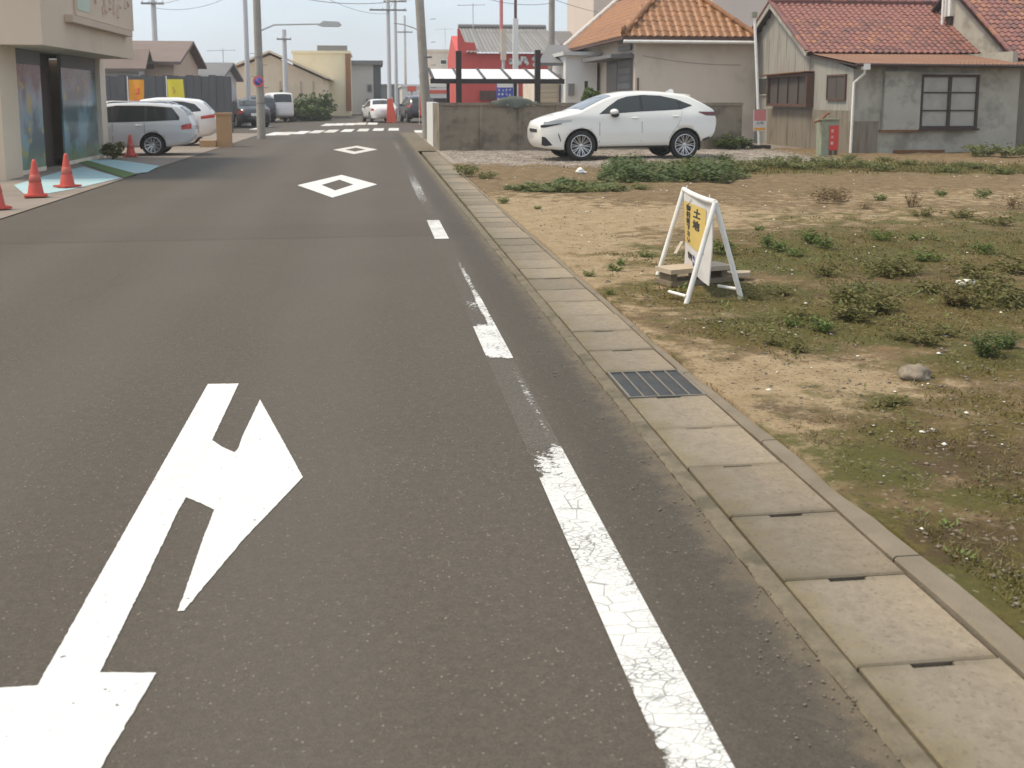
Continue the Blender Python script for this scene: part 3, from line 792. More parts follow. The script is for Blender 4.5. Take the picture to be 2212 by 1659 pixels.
weed_row('dull', 'low olive weeds', 'on bare soil around the round stone', [(1680,745,.6),(1717,762,.7),(1933,885,.5),(1940,735,.6),(2000,745,.9),(2040,730,.7)], OG)
weed_row('dull', 'low olive weeds', 'right of the sign feet', [(1620,650,.6),(1680,640,.7),(1740,690,.8)], OG)
weed_row('dull', 'olive weed clumps', 'in the far right sandy soil', [(1990,470,1.0),(2080,475,1.1),(2150,490,1.2)], OG)
weed_row('dry', 'withered brown weeds', 'in sandy soil before the shack', [(1775,440,1.5),(1800,442,1.4),(1815,436,1.3),(1870,455,.8),(1970,452,1.2),(2190,455,1.3)], DG)
weed_row('dry', 'withered brown weeds', 'below the olive clumps at the right edge', [(2060,668,.9)], DG)
weed('dark', 2130, 775, .62, 'dense dark green weed bush beside the bare soil at the right edge')
weed('dark', 2165, 760, .5, 'smaller dark green weed joined to the right side of the dense bush')
weed('far', 1007, 383, .75, 'upright pale green weed tuft by the gutter kerb at the gravel', sz=1.7)
weed('far', 1052, 388, .7, 'round low weed tuft second from the gutter kerb at the gravel', sz=.9)
weed_row('far', 'pale green weeds', 'between car tail and hose cabinet', [(1560,345,.9),(1585,362,1.1),(1610,372,1.0),(1640,360,1.0),(1668,352,.9),(1690,364,1.2),(1715,348,.8),(1740,370,1.1),(1768,356,1.0),(1795,366,1.2)], FG, .75)
weed_row('far', 'pale green weeds', 'before the shack front wall', [(1835,350,.9),(1850,364,1.0),(1875,362,1.0),(1905,372,1.0),(1915,352,.8),(1960,360,.8),(2050,372,1.0),(2085,362,.8),(2120,366,1.0),(2170,378,.9)], FG, .75)
weed_row('far', 'pale green weeds', 'among creeping weeds before the car', [(1420,362,.8),(1460,358,.7),(1490,352,.9),(1525,360,.9)], FG, .75)
weed_row('far', 'pale low weeds', 'on sand left of the creeping weeds', [(1115,412,.7),(1140,415,.8),(1180,418,.9),(1230,416,1.0),(1270,418,.9),(1300,404,.8),(1330,415,.9),(1380,412,.7)], FG, .6)
weed('far', 2117, 340, 1.5, 'bright green weed against the shack wall under its lattice window', sz=1.2)
weed('far', 2195, 342, 1.6, 'bright green weed at the right corner of the shack wall', sz=1.1)
for i, (px, py, s) in enumerate([(1573,325,1.5),(1598,322,1.3)]):
    weed('fardark', px, py, s, ['tall dark weeds behind the car tail against the concrete wall', 'dark weeds between the concrete wall and the grey shack'][i])
# the creeping mass before the car
mb = MB(); r = random.Random(5)
for cx0, cy0_, rx_, ry_, dens, hh in [(1345,384,50,15,1500,.50),(1330,372,30,9,500,.45),(1420,388,70,10,1100,.36),(1500,384,60,13,1300,.46),(1560,386,48,12,1000,.42),(1375,366,26,8,350,.5),(1450,374,40,7,300,.3),(1530,368,40,8,400,.3),
                                      (1160,412,60,9,330,.14),(1240,410,60,10,420,.20),(1215,402,26,6,180,.24),(1310,412,40,6,200,.14)]:
    for _ in range(dens):
        q, aa = sqrt(r.random()), r.uniform(0, 2*pi)
        X, Y = G(cx0 + rx_*q*cos(aa)*(1+.25*sin(aa*3+cx0)), cy0_ + ry_*q*sin(aa))
        hm = hh*(1-.75*q*q)*(.75+.6*mn.noise(Vector((X*2.2, Y*2.2, 3))))
        p = Vector((X, Y, hgt(X, Y) + max(.01, hm*r.uniform(.15, 1))))
        th = r.uniform(0, 2*pi); L = r.uniform(.05, .12)
        d1 = Vector((cos(th), sin(th), r.uniform(-.5, .4))); d2 = Vector((-sin(th), cos(th), r.uniform(-.2, .2)))
        mb.add([p, p+d1*L*.5+d2*L*.35, p+d1*L, p+d1*L*.5-d2*L*.35], [(0,1,2,3)])
stuff(mb.build('creeping_weeds', M['leaf_dark']), 'dark green creeping weeds spreading in front of the white car')

rr_ = np.random.default_rng(3)
Yq = 2.0*(14/2.0)**rr_.random(1500); Xq = np.where(rr_.random(1500) < .6, RX1 + .01 + .05*rr_.random(1500)**2, RX1 - .22*rr_.random(1500)**2.2)
_h0 = hgt
hgt = lambda x, y: .004
stones('gutter_grit', Xq, Yq, .0015+.004*rr_.random(1500)**2+.0002*Yq, M['pebble'], 'fine grit and crumbs collected along the gutter edge')
hgt = _h0
# stones and litter one can point at
X, Y = G(1975, 822)
tag(MB().ico((X,Y,.028), .066, 3, .55, (1.25,.9,.86), 21).build('stone', M['rock']), 'round grey stone lying alone on bare soil below the weeds', 'stone')
X, Y = G(2085, 622)
tag(MB().ico((X,Y,.04), .06, 2, .6, (1.3,.9,.6), 9).build('stone', M['chip']), 'flat whitish stone lying in the mossy ground at the right', 'stone')
X, Y = G(1255, 378)
o = thing('litter_bag', 'crumpled white plastic litter on the soil before the car', 'litter', (X,Y,hgt(X,Y)))
MB().ico((0,0,.05), .10, 3, .9, (1.0,.7,.6), 12).build('crumpled_film', M['white_paint'], o)
X, Y = G(1660, 851)
tag(MB().ico((X,Y,.022), .017, 1, .6, (1.3,.9,.5), 15).build('stone', M['chip']), 'small bright white chip on the sand near the drain grate', 'stone')
X0, Y0 = G(1458, 560); X1, Y1 = G(1500, 553)
tag(MB().obox((X0,Y0,.05),((X0+X1)/2,(Y0+Y1)/2+.1,.14),.03,.015).obox(((X0+X1)/2,(Y0+Y1)/2+.1,.14),(X1,Y1,.10),.03,.015).build('broken_lath', M['plank']), 'snapped thin wooden lath lying behind the sign frame', 'lath')

# ------------------------------------------------------------ A-frame sign
F1, F2, F3 = G(1482,657), G(1602,649), G(1420,597)
F4 = (F2[0] + F3[0]-F1[0], F2[1] + F3[1]-F1[1] + .06)
root = ((F1[0]+F2[0])/2, (F1[1]+F3[1])/2)
sg = thing('frame_sign', 'white A-frame tube sign holding a yellow vertical notice on the lot', 'sign', (root[0], root[1], 0))
apN = PY(1545, 437, 7.5); apF = PY(1477, 409, 8.68)
A1 = Vector((apN[0], 7.5, apN[1])); A2 = Vector((apF[0], 8.68, apF[1]))
R_ = .020
for foot, ap in ((F1,A1),(F2,A1),(F3,A2),(F4,A2)):
    fx, fy = foot
    MB().tube([(fx,fy,hgt(fx,fy)-.01), Vector((fx,fy,0)).lerp(ap, .5) + Vector((0,0,.0)), ap], R_, 10).build('leg', M['white_steel'], sg, True)
mid = (A1+A2)/2 - Vector((0,0,.012))
MB().tube([A1, A1.lerp(mid,.5)-Vector((0,0,.004)), mid, A2.lerp(mid,.5)-Vector((0,0,.004)), A2], R_*1.1, 10).build('top_bar', M['white_steel'], sg, True)
MB().tube([(F1[0],F1[1],.06), (F1[0]-.075,F1[1]+.20,.06)], .013, 8).build('foot_rail', M['white_steel'], sg, True)
MB().tube([(F2[0]-.01,F2[1]-.0,.085), (F2[0]-.13,F2[1]+.17,.085)], .013, 8).build('foot_rail', M['white_steel'], sg, True)
# hanging notice: plane through the top bar, facing the road (-X)
py0, py1 = 7.60, 8.60                                        # near end, far end
def panel_x(y): return A1.x + (A2.x-A1.x)*(y-A1.y)/(A2.y-A1.y)
def pan(u, z, off=0.0):                                      # u: 0 at far end -> 1 at near end
    y = py1 + (py0-py1)*u
    return (panel_x(y) - off + .012*sin(u*5+z*6), y, z)
ztop, zbot = .715, .105
us_, zs_ = np.linspace(0,1,9), np.linspace(zbot, ztop, 9)
mb = MB()
fr = [[pan(u, z + (.02 if z > .7 else 0)*(1-u), .004) for z in zs_] for u in us_]; bk = [[pan(u, z, -.004) for z in zs_] for u in us_]
mb.grid(fr, True); mb.grid(bk, True, True)
ring = lambda a: [a[i][0] for i in range(9)] + [a[8][j] for j in range(1,9)] + [a[i][8] for i in range(7,-1,-1)] + [a[0][j] for j in range(7,0,-1)]
rf, rb = ring(fr), ring(bk); n = len(rf)
mb.add(rf+rb, [(i,(i+1)%n,n+(i+1)%n,n+i) for i in range(n)])
board = mb.build('notice_board', M['poster_white'], sg, True)
mb = MB(); mb.grid([[pan(u, z, .008) for z in np.linspace(.315,.668,6)] for u in np.linspace(.015,.79,9)], True)
mb.build('yellow_poster', M['poster_yellow'], board, True)
def tfp(u0, z0, ku=1.0, kz=1.0):
    w = py1 - py0
    return lambda x, y, z: pan(u0 + x*ku/w, z0 + y*kz, .010 + z)
mb = MB()
for i, ch in enumerate('御相談下さい'): text_into(mb, ch, .075, tfp(.23, .622 - i*.0540, 2.2, .66), bold=.0022)
for i, ch in enumerate('土地'): text_into(mb, ch, .10, tfp(.52, .600 - i*.095, 2.2, .8), bold=.003)
mb.build('poster_lettering', M['ink'], board, True)
mb = MB(); text_into(mb, '管理', .085, tfp(.26, .22, 1.3, .7)); mb.build('caption_lettering', M['ink'], board, True)
mb = MB(); mb.lathe([(.0001,0),(.028,0),(.028,.002)], 16, lambda x,y,z: pan(.44+x*1.4, .175+y, .010+z)); text_into(mb, '地', .07, tfp(.46, .235, 1.3, .7)); mb.build('blue_emblem', M['ink_blue'], board, True)
for u in (.06, .9):
    MB().tube([pan(u, ztop-.01), pan(u, ztop+.03), (panel_x(py1+(py0-py1)*u), py1+(py0-py1)*u, .80)], .004, 6).build('hanger', M['white_steel'], sg, True)
# boards lying through the frame as weights
a = Vector((*G(1449,626), 0)); b_ = Vector((*G(1586,613), 0)); d = (b_-a).normalized(); p = Vector((-d.y, d.x, 0))
ps = thing('board_stack', 'short stack of weathered boards lying through the sign frame', 'board stack', (a.x, a.y, 0))
L, Wd = (b_-a).length, .24
def bx(mb, u0, u1, v0, v1, z0, z1):
    c = [a+d*u0+p*v0, a+d*u1+p*v0, a+d*u1+p*v1, a+d*u0+p*v1]
    return mb.add([(q.x,q.y,z0) for q in c]+[(q.x,q.y,z1) for q in c], [(3,2,1,0),(4,5,6,7),(0,1,5,4),(1,2,6,5),(2,3,7,6),(3,0,4,7)])
bx(MB(), 0, L, 0, Wd, .02, .06).build('board', M['plank_dark'], ps, True)
for u in (.03, L*.5, L-.1): bx(MB(), u, u+.06, .045, Wd-.03, .06, .125).build('spacer', M['plank_dark'], ps, True)
bx(MB(), -.01, L-.03, -.01, Wd-.02, .125, .162).build('board', M['plank'], ps, True)
e = a + d*L*1.02; mb = MB()
c = [e+p*.03, e+d*.16+p*.02, e+d*.23+p*.10, e+d*.12+p*.17, e+p*.17]
mb.add([(q.x,q.y,.045) for q in c]+[(q.x,q.y,.08) for q in c], [(4,3,2,1,0),(5,6,7,8,9)]+[(i,(i+1)%5,5+(i+1)%5,5+i) for i in range(5)])
mb.build('split_board', M['plank'], ps, True)

# ------------------------------------------------------------ cars
def smooth_prof(pts, n=400):
    x = np.array([p[0] for p in pts]); z = np.array([p[1] for p in pts])
    xx = np.linspace(x[0], x[-1], n); zz = np.interp(xx, x, z)
    k = np.hanning(13); k /= k.sum(); pad = np.concatenate([np.full(6, zz[0]) , zz, np.full(6, zz[-1])])
    zz2 = np.convolve(pad, k, 'valid'); w = np.minimum(1, np.minimum(xx-x[0], x[-1]-xx)/.12); zz = zz*(1-w)+zz2*w
    return lambda q: np.interp(q, xx, zz)
def make_car(name, label, loc, rz, sp, paint, group=None, detail=True):
    root = thing(name, label, 'car', loc, rz, group)
    L, W = sp['L'], sp['W']; top = smooth_prof(sp['top']); bot = smooth_prof(sp['bot']); belt, roof = sp['belt'], sp['roof']
    tum = sp.get('tum', .30); fr, rr = sp.get('fr', .30), sp.get('rr', .20)
    def w(x, z):
        k = 1.0
        if x < .9: k -= fr*((.9-x)/.9)**2.6
        if x > L-.8: k -= rr*((x-(L-.8))/.8)**2.6
        q = .94 + .06*min(1, max(0, (z-.25)/.35))
        if z > belt: q -= tum*((z-belt)/(roof-belt))**1.2
        elif z > belt-.3: q -= .012*((z-belt+.3)/.3)
        return W*k*q
    xs = np.unique(np.concatenate([np.linspace(0, .35, 9), np.linspace(.35, L-.35, 52), np.linspace(L-.35, L, 9)])) if detail else np.linspace(0, L, 30)
    ns, nt = (13, 5) if detail else (8, 3)
    crown = .045
    rings = []
    for x in xs:
        zt, zb = float(top(x)), float(bot(x)); ze = max(zb+.02, zt - crown)
        half = [(x, 0, zb), (x, w(x,zb)*.75, zb)]
        for i in range(ns):
            t = i/(ns-1); t = 1-(1-t)**1.25
            z = zb + .03 + (ze-zb-.03)*t; half.append((x, w(x, z), z))
        ye = w(x, ze)
        for i in range(1, nt+1):
            t = i/nt; y = ye*(1-t); half.append((x, y, ze + (zt-ze)*(1-(y/ye)**2.4)))
        rings.append([(p[0], -p[1], p[2]) for p in half] + [half[i] for i in range(len(half)-2, 0, -1)])
    n = len(rings[0]); mb = MB()
    vs = [q for r_ in rings for q in r_]
    fs = [(i*n+k, i*n+(k+1)%n, (i+1)*n+(k+1)%n, (i+1)*n+k) for i in range(len(rings)-1) for k in range(n)]
    mb.add(vs, [f[::-1] for f in fs], True)
    mb.f += [tuple(range(n)), tuple(range(len(vs)-1, len(vs)-n-1, -1))]; mb.sm += [True, True]
    body = mb.build('body', paint, root)
    bm = bmesh.new(); bm.from_mesh(body.data); bmesh.ops.recalc_face_normals(bm, faces=bm.faces[:]); bm.to_mesh(body.data); bm.free()
    R, Ra = sp['wr'], sp['wr'] + sp.get('gap', .055)
    # wheel openings
    cuts = []
    for xw in (sp['xf'], sp['xr']):
        for sgn in (-1, 1):
            cm = MB(); k = 40
            prof = [(xw+Ra*cos(2*pi*i/k), R+Ra*sin(2*pi*i/k)) for i in range(k)]
            ya, yb_ = sgn*(W-.34), sgn*(W+.3)
            cv = [(x, ya, z) for x, z in prof] + [(x, yb_, z) for x, z in prof]
            cm.add(cv, [tuple(range(k)), tuple(range(2*k-1, k-1, -1))] + [(i, k+i, k+(i+1)%k, (i+1)%k) for i in range(k)])
            co = cm.build('cut'); b2 = bmesh.new(); b2.from_mesh(co.data); bmesh.ops.recalc_face_normals(b2, faces=b2.faces[:]); b2.to_mesh(co.data); b2.free()
            cuts.append(co); md = body.modifiers.new('arch', 'BOOLEAN'); md.operation = 'DIFFERENCE'; md.object = co; md.solver = 'EXACT'
    save = (tuple(root.location), tuple(root.rotation_euler)); root.location = (0,0,0); root.rotation_euler = (0,0,0)
    bpy.context.view_layer.update()
    dg = bpy.context.evaluated_depsgraph_get()
    nm = bpy.data.meshes.new_from_object(body.evaluated_get(dg)); body.modifiers.clear(); old = body.data; body.data = nm; nm.name = 'body'; bpy.data.meshes.remove(old)
    for co in cuts: bpy.data.objects.remove(co)
    root.location, root.rotation_euler = save
    nm.materials.clear(); nm.materials.append(paint)
    def patch(nm_, mat, lo, up, off=.006, nx_=22, nz=5, sides=(-1,1), parent=root):
        x0, x1 = max(lo[0][0], up[0][0]), min(lo[-1][0], up[-1][0])
        lx, lz = [p[0] for p in lo], [p[1] for p in lo]; ux, uz = [p[0] for p in up], [p[1] for p in up]
        out = []
        for sgn in sides:
            rows = []
            for x in np.linspace(x0, x1, nx_):
                za, zb = np.interp(x, lx, lz), np.interp(x, ux, uz)
                rows.append([(x, sgn*(w(x, z)+off), z) for z in np.linspace(za, zb, nz)])
            mb = MB(); mb.grid(rows, True, sgn > 0); out.append(mb.build(nm_, mat, parent))
        return out
    def strip(nm_, mat, x0, x1, kw, off=.008, nx_=14, parent=root, k0=None):
        rows = []
        for i, x in enumerate(np.linspace(x0, x1, nx_)):
            zt = float(top(x)); ze = zt-crown; ye = w(x, ze)*(kw if k0 is None else k0+(kw-k0)*i/(nx_-1)); yE = w(x, ze)
            dzx = (float(top(min(L, x+.02))) - float(top(max(0, x-.02))))/.04; nl = sqrt(1+dzx*dzx)
            rows.append([(x - off*dzx/nl, y, ze + (zt-ze)*(1-(abs(y)/yE)**2.4) + off/nl) for y in np.linspace(-ye, ye, 11)])
        mb = MB(); mb.grid(rows, True, True); return mb.build(nm_, mat, parent)
    # wheels
    for xw in (sp['xf'], sp['xr']):
        for sgn in (-1, 1):
            wy = sgn*(W-.125)
            o = bpy.data.objects.new('wheel', None); C.objects.link(o); o.parent = root; o.location = (xw, wy, R)
            T = lambda x, y, z, s=sgn: (x, s*z, y)
            MB().lathe([(R*.70,-.10),(R*.86,-.115),(R*.97,-.10),(R,-.07),(R,.07),(R*.97,.095),(R*.86,.108),(R*.735,.095),(R*.71,.07)], 36, T).build('tyre', M['tyre'], o)
            MB().lathe([(R*.735,.092),(R*.70,.098),(R*.67,.085),(R*.65,.03),(R*.63,-.05),(.001,-.05)], 36, T).build('rim', M['rim_dark'], o)
            mb = MB()
            mb.lathe([(R*.735,.094),(R*.705,.102),(R*.675,.090)], 36, T)
            mb.lathe([(R*.16,.03),(R*.15,.075),(.001,.08)], 16, T)
            for k in range(10):
                for da in (-.105, .105):
                    t0, t1 = 2*pi*k/10 + da*.35, 2*pi*k/10 + da*1.15
                    mb.obox(T(R*.13*cos(t0), R*.13*sin(t0), .068), T(R*.69*cos(t1), R*.69*sin(t1), .086), .017 if detail else .03, .018, (0,1,0))
            mb.build('spokes', M['rim'], o)
            am = MB(); k = 26
            rows = [[(xw+(Ra-.004)*cos(t), sgn*y, R+(Ra-.004)*sin(t)) for y in (W-.335, W-.06)] for t in np.linspace(-.35, pi+.35, k)]
            am.grid(rows, True); am.add([(xw,sgn*(W-.335),R)]+[r_[0] for r_ in rows], [(0,i,i+1) for i in range(1,k)])
            am.build('wheel_arch', M['black'], root)
    # glazing
    dl, du = sp['dlo']
    patch('window_surround', M['black'], dl, du, .004, 40, 7)
    xb = sp['xb']
    def clip(pl, a, b): 
        X_ = [q for q in [a] + [p[0] for p in pl if a < p[0] < b] + [b]]
        return [(q, float(np.interp(q, [p[0] for p in pl], [p[1] for p in pl]))) for q in X_]
    shr = lambda pl, dz: [(x, z+dz) for x, z in pl]
    for a, b in xb: patch('side_window', M['glass'], shr(clip(dl, a, b), .018), shr(clip(du, a, b), -.014), .008, 18, 5)
    strip('windscreen', M['windscreen'], sp['ws'][0], sp['ws'][1], .90)
    if 'rw' in sp: strip('rear_window', M['glass'], sp['rw'][0], sp['rw'][1], .86)
    for nm_, mat, lo, up in sp.get('patches', []): patch(nm_, M[mat], lo, up, .006 if nm_ != 'door_seam' else .002, 12, 4)
    # front and tail furniture
    zt, zb = float(top(0)), float(bot(0)); yw = w(0, (zt+zb)/2)*.9
    gk = sp.get('grille', (.02, .95, 1.0)); MB().box(-.012, .01, -yw*gk[2], yw*gk[2], zb+(zt-zb)*gk[0], zb+(zt-zb)*gk[1]).build('grille', M['black'], root)
    xe = L; zt, zb = float(top(L)), float(bot(L)); yw = w(L, .8)
    MB().box(L-.005, L+.012, -.26, .26, zb+.10, zb+.24).build('licence_plate', M['white_paint'], root)
    for y_ in (-1, 1):
        mx, mz = sp['mir']
        big = 1.35 if sp.get('big_mirror') else 1.0
        MB().ico((mx, y_*(w(mx, mz)+.105), mz+.01), .1*big, 2, 0, (.80,.85,.55)).build('door_mirror', paint, root)
        MB().ico((mx+.03, y_*(w(mx, mz)+.08), mz-.045*big), .085*big, 2, 0, (.9,1.0,.55)).build('mirror_foot', M['black'], root)
        for hx, hz in sp.get('handles', []):
            MB().ico((hx, y_*(w(hx, hz)+.012), hz), .1, 2, 0, (1.05,.18,.16)).build('door_handle', paint, root)
    return root, w, top, patch
def sc_z(p, k): return [(x, z*k) for x, z in p]
K = .975
suv = dict(grille=(.62, .9, .62), big_mirror=True, L=4.72, W=.915, belt=1.02, roof=1.68, tum=.30, fr=.30, rr=.17, wr=.36, gap=.06, xf=1.21, xr=3.86,
    top=sc_z([(0,.80),(.03,.90),(.09,.985),(.30,1.055),(.57,1.12),(.84,1.18),(1.16,1.235),(1.45,1.375),(1.80,1.54),(2.08,1.64),(2.46,1.705),(2.86,1.725),(3.27,1.715),(3.68,1.68),(3.95,1.645),(4.05,1.60),(4.30,1.475),(4.49,1.37),(4.61,1.305),(4.66,1.27),(4.70,1.17),(4.72,1.02)], K),
    bot=[(0,.50),(.05,.36),(.16,.29),(.65,.24),(1.65,.31),(3.43,.32),(4.20,.38),(4.35,.45),(4.58,.51),(4.67,.62),(4.72,.84)],
    dlo=([(1.66,1.115),(2.10,1.135),(2.70,1.175),(3.30,1.20),(3.75,1.225),(4.04,1.315)], [(1.66,1.125),(1.90,1.30),(2.16,1.465),(2.40,1.535),(2.80,1.575),(3.25,1.555),(3.66,1.47),(4.04,1.325)]),
    xb=[(1.72,2.70),(2.76,3.68),(3.72,4.0)], ws=(1.24,2.02), rw=(4.12,4.50), mir=(2.0,1.16), handles=[(2.55,1.02),(3.60,1.06)],
    patches=[('headlight','lamp_clear',[(.10,.865),(.35,.875),(.90,.945)],[(.10,.935),(.40,.965),(.92,.985)]),
             ('headlight_bezel','black',[(.015,.80),(.10,.79),(.30,.83),(.60,.885)],[(.015,.855),(.10,.858),(.30,.868),(.62,.905)]),
             ('fog_lamp_recess','black',[(.05,.38),(.14,.35),(.34,.375)],[(.05,.58),(.14,.57),(.34,.385)]),
             ('bumper_slit','black',[(.48,.66),(.58,.44)],[(.50,.68),(.60,.46)]),
             ('tail_lamp','lamp_red',[(4.20,1.155),(4.40,1.075),(4.69,1.065)],[(4.20,1.17),(4.46,1.165),(4.69,1.165)]),
             ('sill_trim','white_paint',[(1.76,.385),(2.6,.41),(3.30,.445)],[(1.76,.41),(2.6,.445),(3.30,.47)]),
             ('door_seam','black',[(1.655,.42),(1.665,.42)],[(1.655,1.10),(1.665,1.10)]),
             ('door_seam','black',[(2.725,.44),(2.735,.44)],[(2.725,1.16),(2.735,1.16)]),
             ('door_seam','black',[(3.42,.50),(3.70,.90),(3.78,1.20)],[(3.42,.51),(3.70,.91),(3.78,1.215)]),
             ('lower_cladding','black',[(1.66,.30),(3.40,.315)],[(1.66,.335),(3.40,.355)]),
             ('rear_bumper_skirt','black',[(4.32,.45),(4.52,.51)],[(4.32,.50),(4.52,.56)])])
def squash(o):
    f = lambda x: (x if x >= 1.21 else 1.21-(1.21-x)*.80) - .242
    P = lambda l: [(f(x), z) for x, z in l]
    o['top'], o['bot'] = P(o['top']), P(o['bot']); o['dlo'] = (P(o['dlo'][0]), P(o['dlo'][1]))
    o['xb'] = [(f(a), f(b)) for a, b in o['xb']]; o['ws'] = tuple(map(f, o['ws'])); o['rw'] = tuple(map(f, o['rw']))
    o['mir'] = (f(o['mir'][0]), o['mir'][1]); o['handles'] = P(o['handles'])
    o['patches'] = [(n, m_, P(l), P(u)) for n, m_, l, u in o['patches']]
    o['xf'], o['xr'], o['L'] = f(o['xf']), f(o['xr']), f(o['L'])
squash(suv)
fx, fy = G(1255, 350)
phi = radians(5)
hero, hw, htop, hpatch = make_car('parked_car', 'white crossover car parked on the gravel before the concrete wall', (0,0,0), phi, suv, M['pearl'])
lx, ly = suv['xf'], -suv['W']+.05
hero.location = (fx - (lx*cos(phi) - ly*sin(phi)), fy - (lx*sin(phi) + ly*cos(phi)), .03)
MB().add([(3.38,-.012,1.63),(3.64,-.012,1.61),(3.62,-.006,1.70),(3.56,-.004,1.73),(3.38,.012,1.63),(3.64,.012,1.61),(3.62,.006,1.70),(3.56,.004,1.73)],
         [(0,1,2,3),(7,6,5,4),(0,3,7,4),(1,5,6,2),(3,2,6,7),(0,4,5,1)]).build('antenna_fin', M['pearl'], hero)
for s_ in (-1, 1): MB().obox((3.72, s_*.02, 1.585), (3.72, s_*.56, 1.560), .26, .045).build('roof_spoiler', M['pearl'], hero)

wagon = dict(L=4.55, W=.86, belt=.86, roof=1.50, tum=.26, fr=.28, rr=.14, wr=.31, gap=.05, xf=.85, xr=3.45,
    top=[(0,.62),(.1,.76),(.5,.88),(1.05,.97),(1.35,1.12),(1.85,1.40),(2.2,1.48),(2.9,1.51),(3.6,1.49),(4.15,1.43),(4.35,1.28),(4.5,1.0),(4.55,.85)],
    bot=[(0,.42),(.1,.28),(.6,.22),(3.9,.24),(4.4,.32),(4.55,.48)],
    dlo=([(1.45,.93),(2.2,.95),(3.2,.97),(4.2,1.01)], [(1.45,.95),(1.95,1.33),(2.5,1.42),(3.4,1.41),(4.0,1.36),(4.2,1.10)]),
    xb=[(1.5,2.35),(2.42,3.25),(3.32,4.12)], ws=(1.12,1.80), rw=(4.20,4.42), mir=(1.75,.98), handles=[(2.2,.84),(3.1,.86)],
    patches=[('tail_lamp','lamp_red_bright',[(4.25,.74),(4.52,.76)],[(4.25,.86),(4.52,.92)]),('door_seam','black',[(2.38,.35),(2.39,.35)],[(2.38,.92),(2.39,.92)]),('door_seam','black',[(3.24,.5),(3.25,.5)],[(3.24,.94),(3.25,.94)]),
             ('headlight','lamp_clear',[(.08,.60),(.5,.68)],[(.08,.70),(.5,.80)])])
tall = dict(L=4.6, W=.88, belt=.98, roof=1.66, tum=.26, fr=.28, rr=.18, wr=.34, gap=.055, xf=.9, xr=3.6,
    top=[(0,.7),(.1,.85),(.6,1.0),(1.2,1.10),(1.6,1.32),(2.1,1.60),(2.6,1.67),(3.3,1.67),(4.0,1.60),(4.2,1.50),(4.45,1.22),(4.55,1.0),(4.6,.9)],
    bot=[(0,.46),(.1,.32),(.6,.25),(3.9,.27),(4.4,.36),(4.6,.52)],
    dlo=([(1.6,1.05),(2.4,1.08),(3.3,1.12),(4.1,1.2)], [(1.6,1.07),(2.1,1.45),(2.7,1.55),(3.5,1.53),(3.9,1.44),(4.1,1.24)]),
    xb=[(1.65,2.5),(2.57,3.4),(3.46,4.04)], ws=(1.28,2.05), rw=(4.18,4.42), mir=(1.9,1.08), handles=[(2.35,.95),(3.3,.98)],
    patches=[('tail_lamp','lamp_red_bright',[(4.1,.92),(4.56,.98)],[(4.1,1.02),(4.56,1.10)]),('headlight','lamp_clear',[(.08,.66),(.6,.8)],[(.08,.78),(.6,.92)])])
sedan = dict(L=4.4, W=.85, belt=.86, roof=1.44, tum=.3, fr=.28, rr=.2, wr=.31, gap=.05, xf=.85, xr=3.45,
    top=[(0,.62),(.1,.76),(.5,.88),(1.1,.96),(1.4,1.1),(1.95,1.40),(2.4,1.45),(3.0,1.42),(3.5,1.18),(3.75,1.04),(4.2,1.0),(4.35,.9),(4.4,.8)],
    bot=[(0,.42),(.1,.28),(.6,.22),(3.9,.24),(4.2,.32),(4.4,.5)],
    dlo=([(1.5,.93),(2.2,.95),(3.0,.97),(3.5,1.02)], [(1.5,.95),(2.0,1.3),(2.5,1.37),(3.0,1.32),(3.5,1.06)]),
    xb=[(1.55,2.4),(2.46,3.4)], ws=(1.2,1.88), rw=(3.1,3.6), mir=(1.8,.98), handles=[(2.2,.84),(3.1,.86)],
    patches=[('tail_lamp','lamp_red_bright',[(3.95,.72),(4.36,.74)],[(3.95,.84),(4.36,.88)]),('headlight','lamp_clear',[(.06,.58),(.5,.64)],[(.06,.70),(.5,.78)])])
kei = dict(L=3.4, W=.74, belt=.95, roof=1.86, tum=.12, fr=.14, rr=.10, wr=.28, gap=.045, xf=.55, xr=2.85,
    top=[(0,.8),(.04,.92),(.25,1.1),(.5,1.5),(.75,1.78),(1.1,1.86),(2.4,1.87),(3.2,1.83),(3.32,1.6),(3.38,1.1),(3.4,.9)],
    bot=[(0,.4),(.1,.28),(3.1,.28),(3.4,.42)],
    dlo=([(.55,1.0),(1.4,1.02),(2.3,1.02),(3.15,1.04)], [(.55,1.1),(.85,1.62),(1.4,1.68),(2.4,1.68),(3.0,1.64),(3.15,1.5)]),
    xb=[(.62,1.3),(1.37,2.25),(2.32,3.08)], ws=(.16,.66), rw=(3.24,3.36), mir=(.7,1.05), handles=[(1.2,.92)],
    patches=[('tail_lamp','lamp_red_bright',[(3.2,.7),(3.38,.7)],[(3.2,1.0),(3.38,1.0)]),('headlight','lamp_clear',[(.04,.66),(.35,.7)],[(.04,.82),(.35,.86)])])

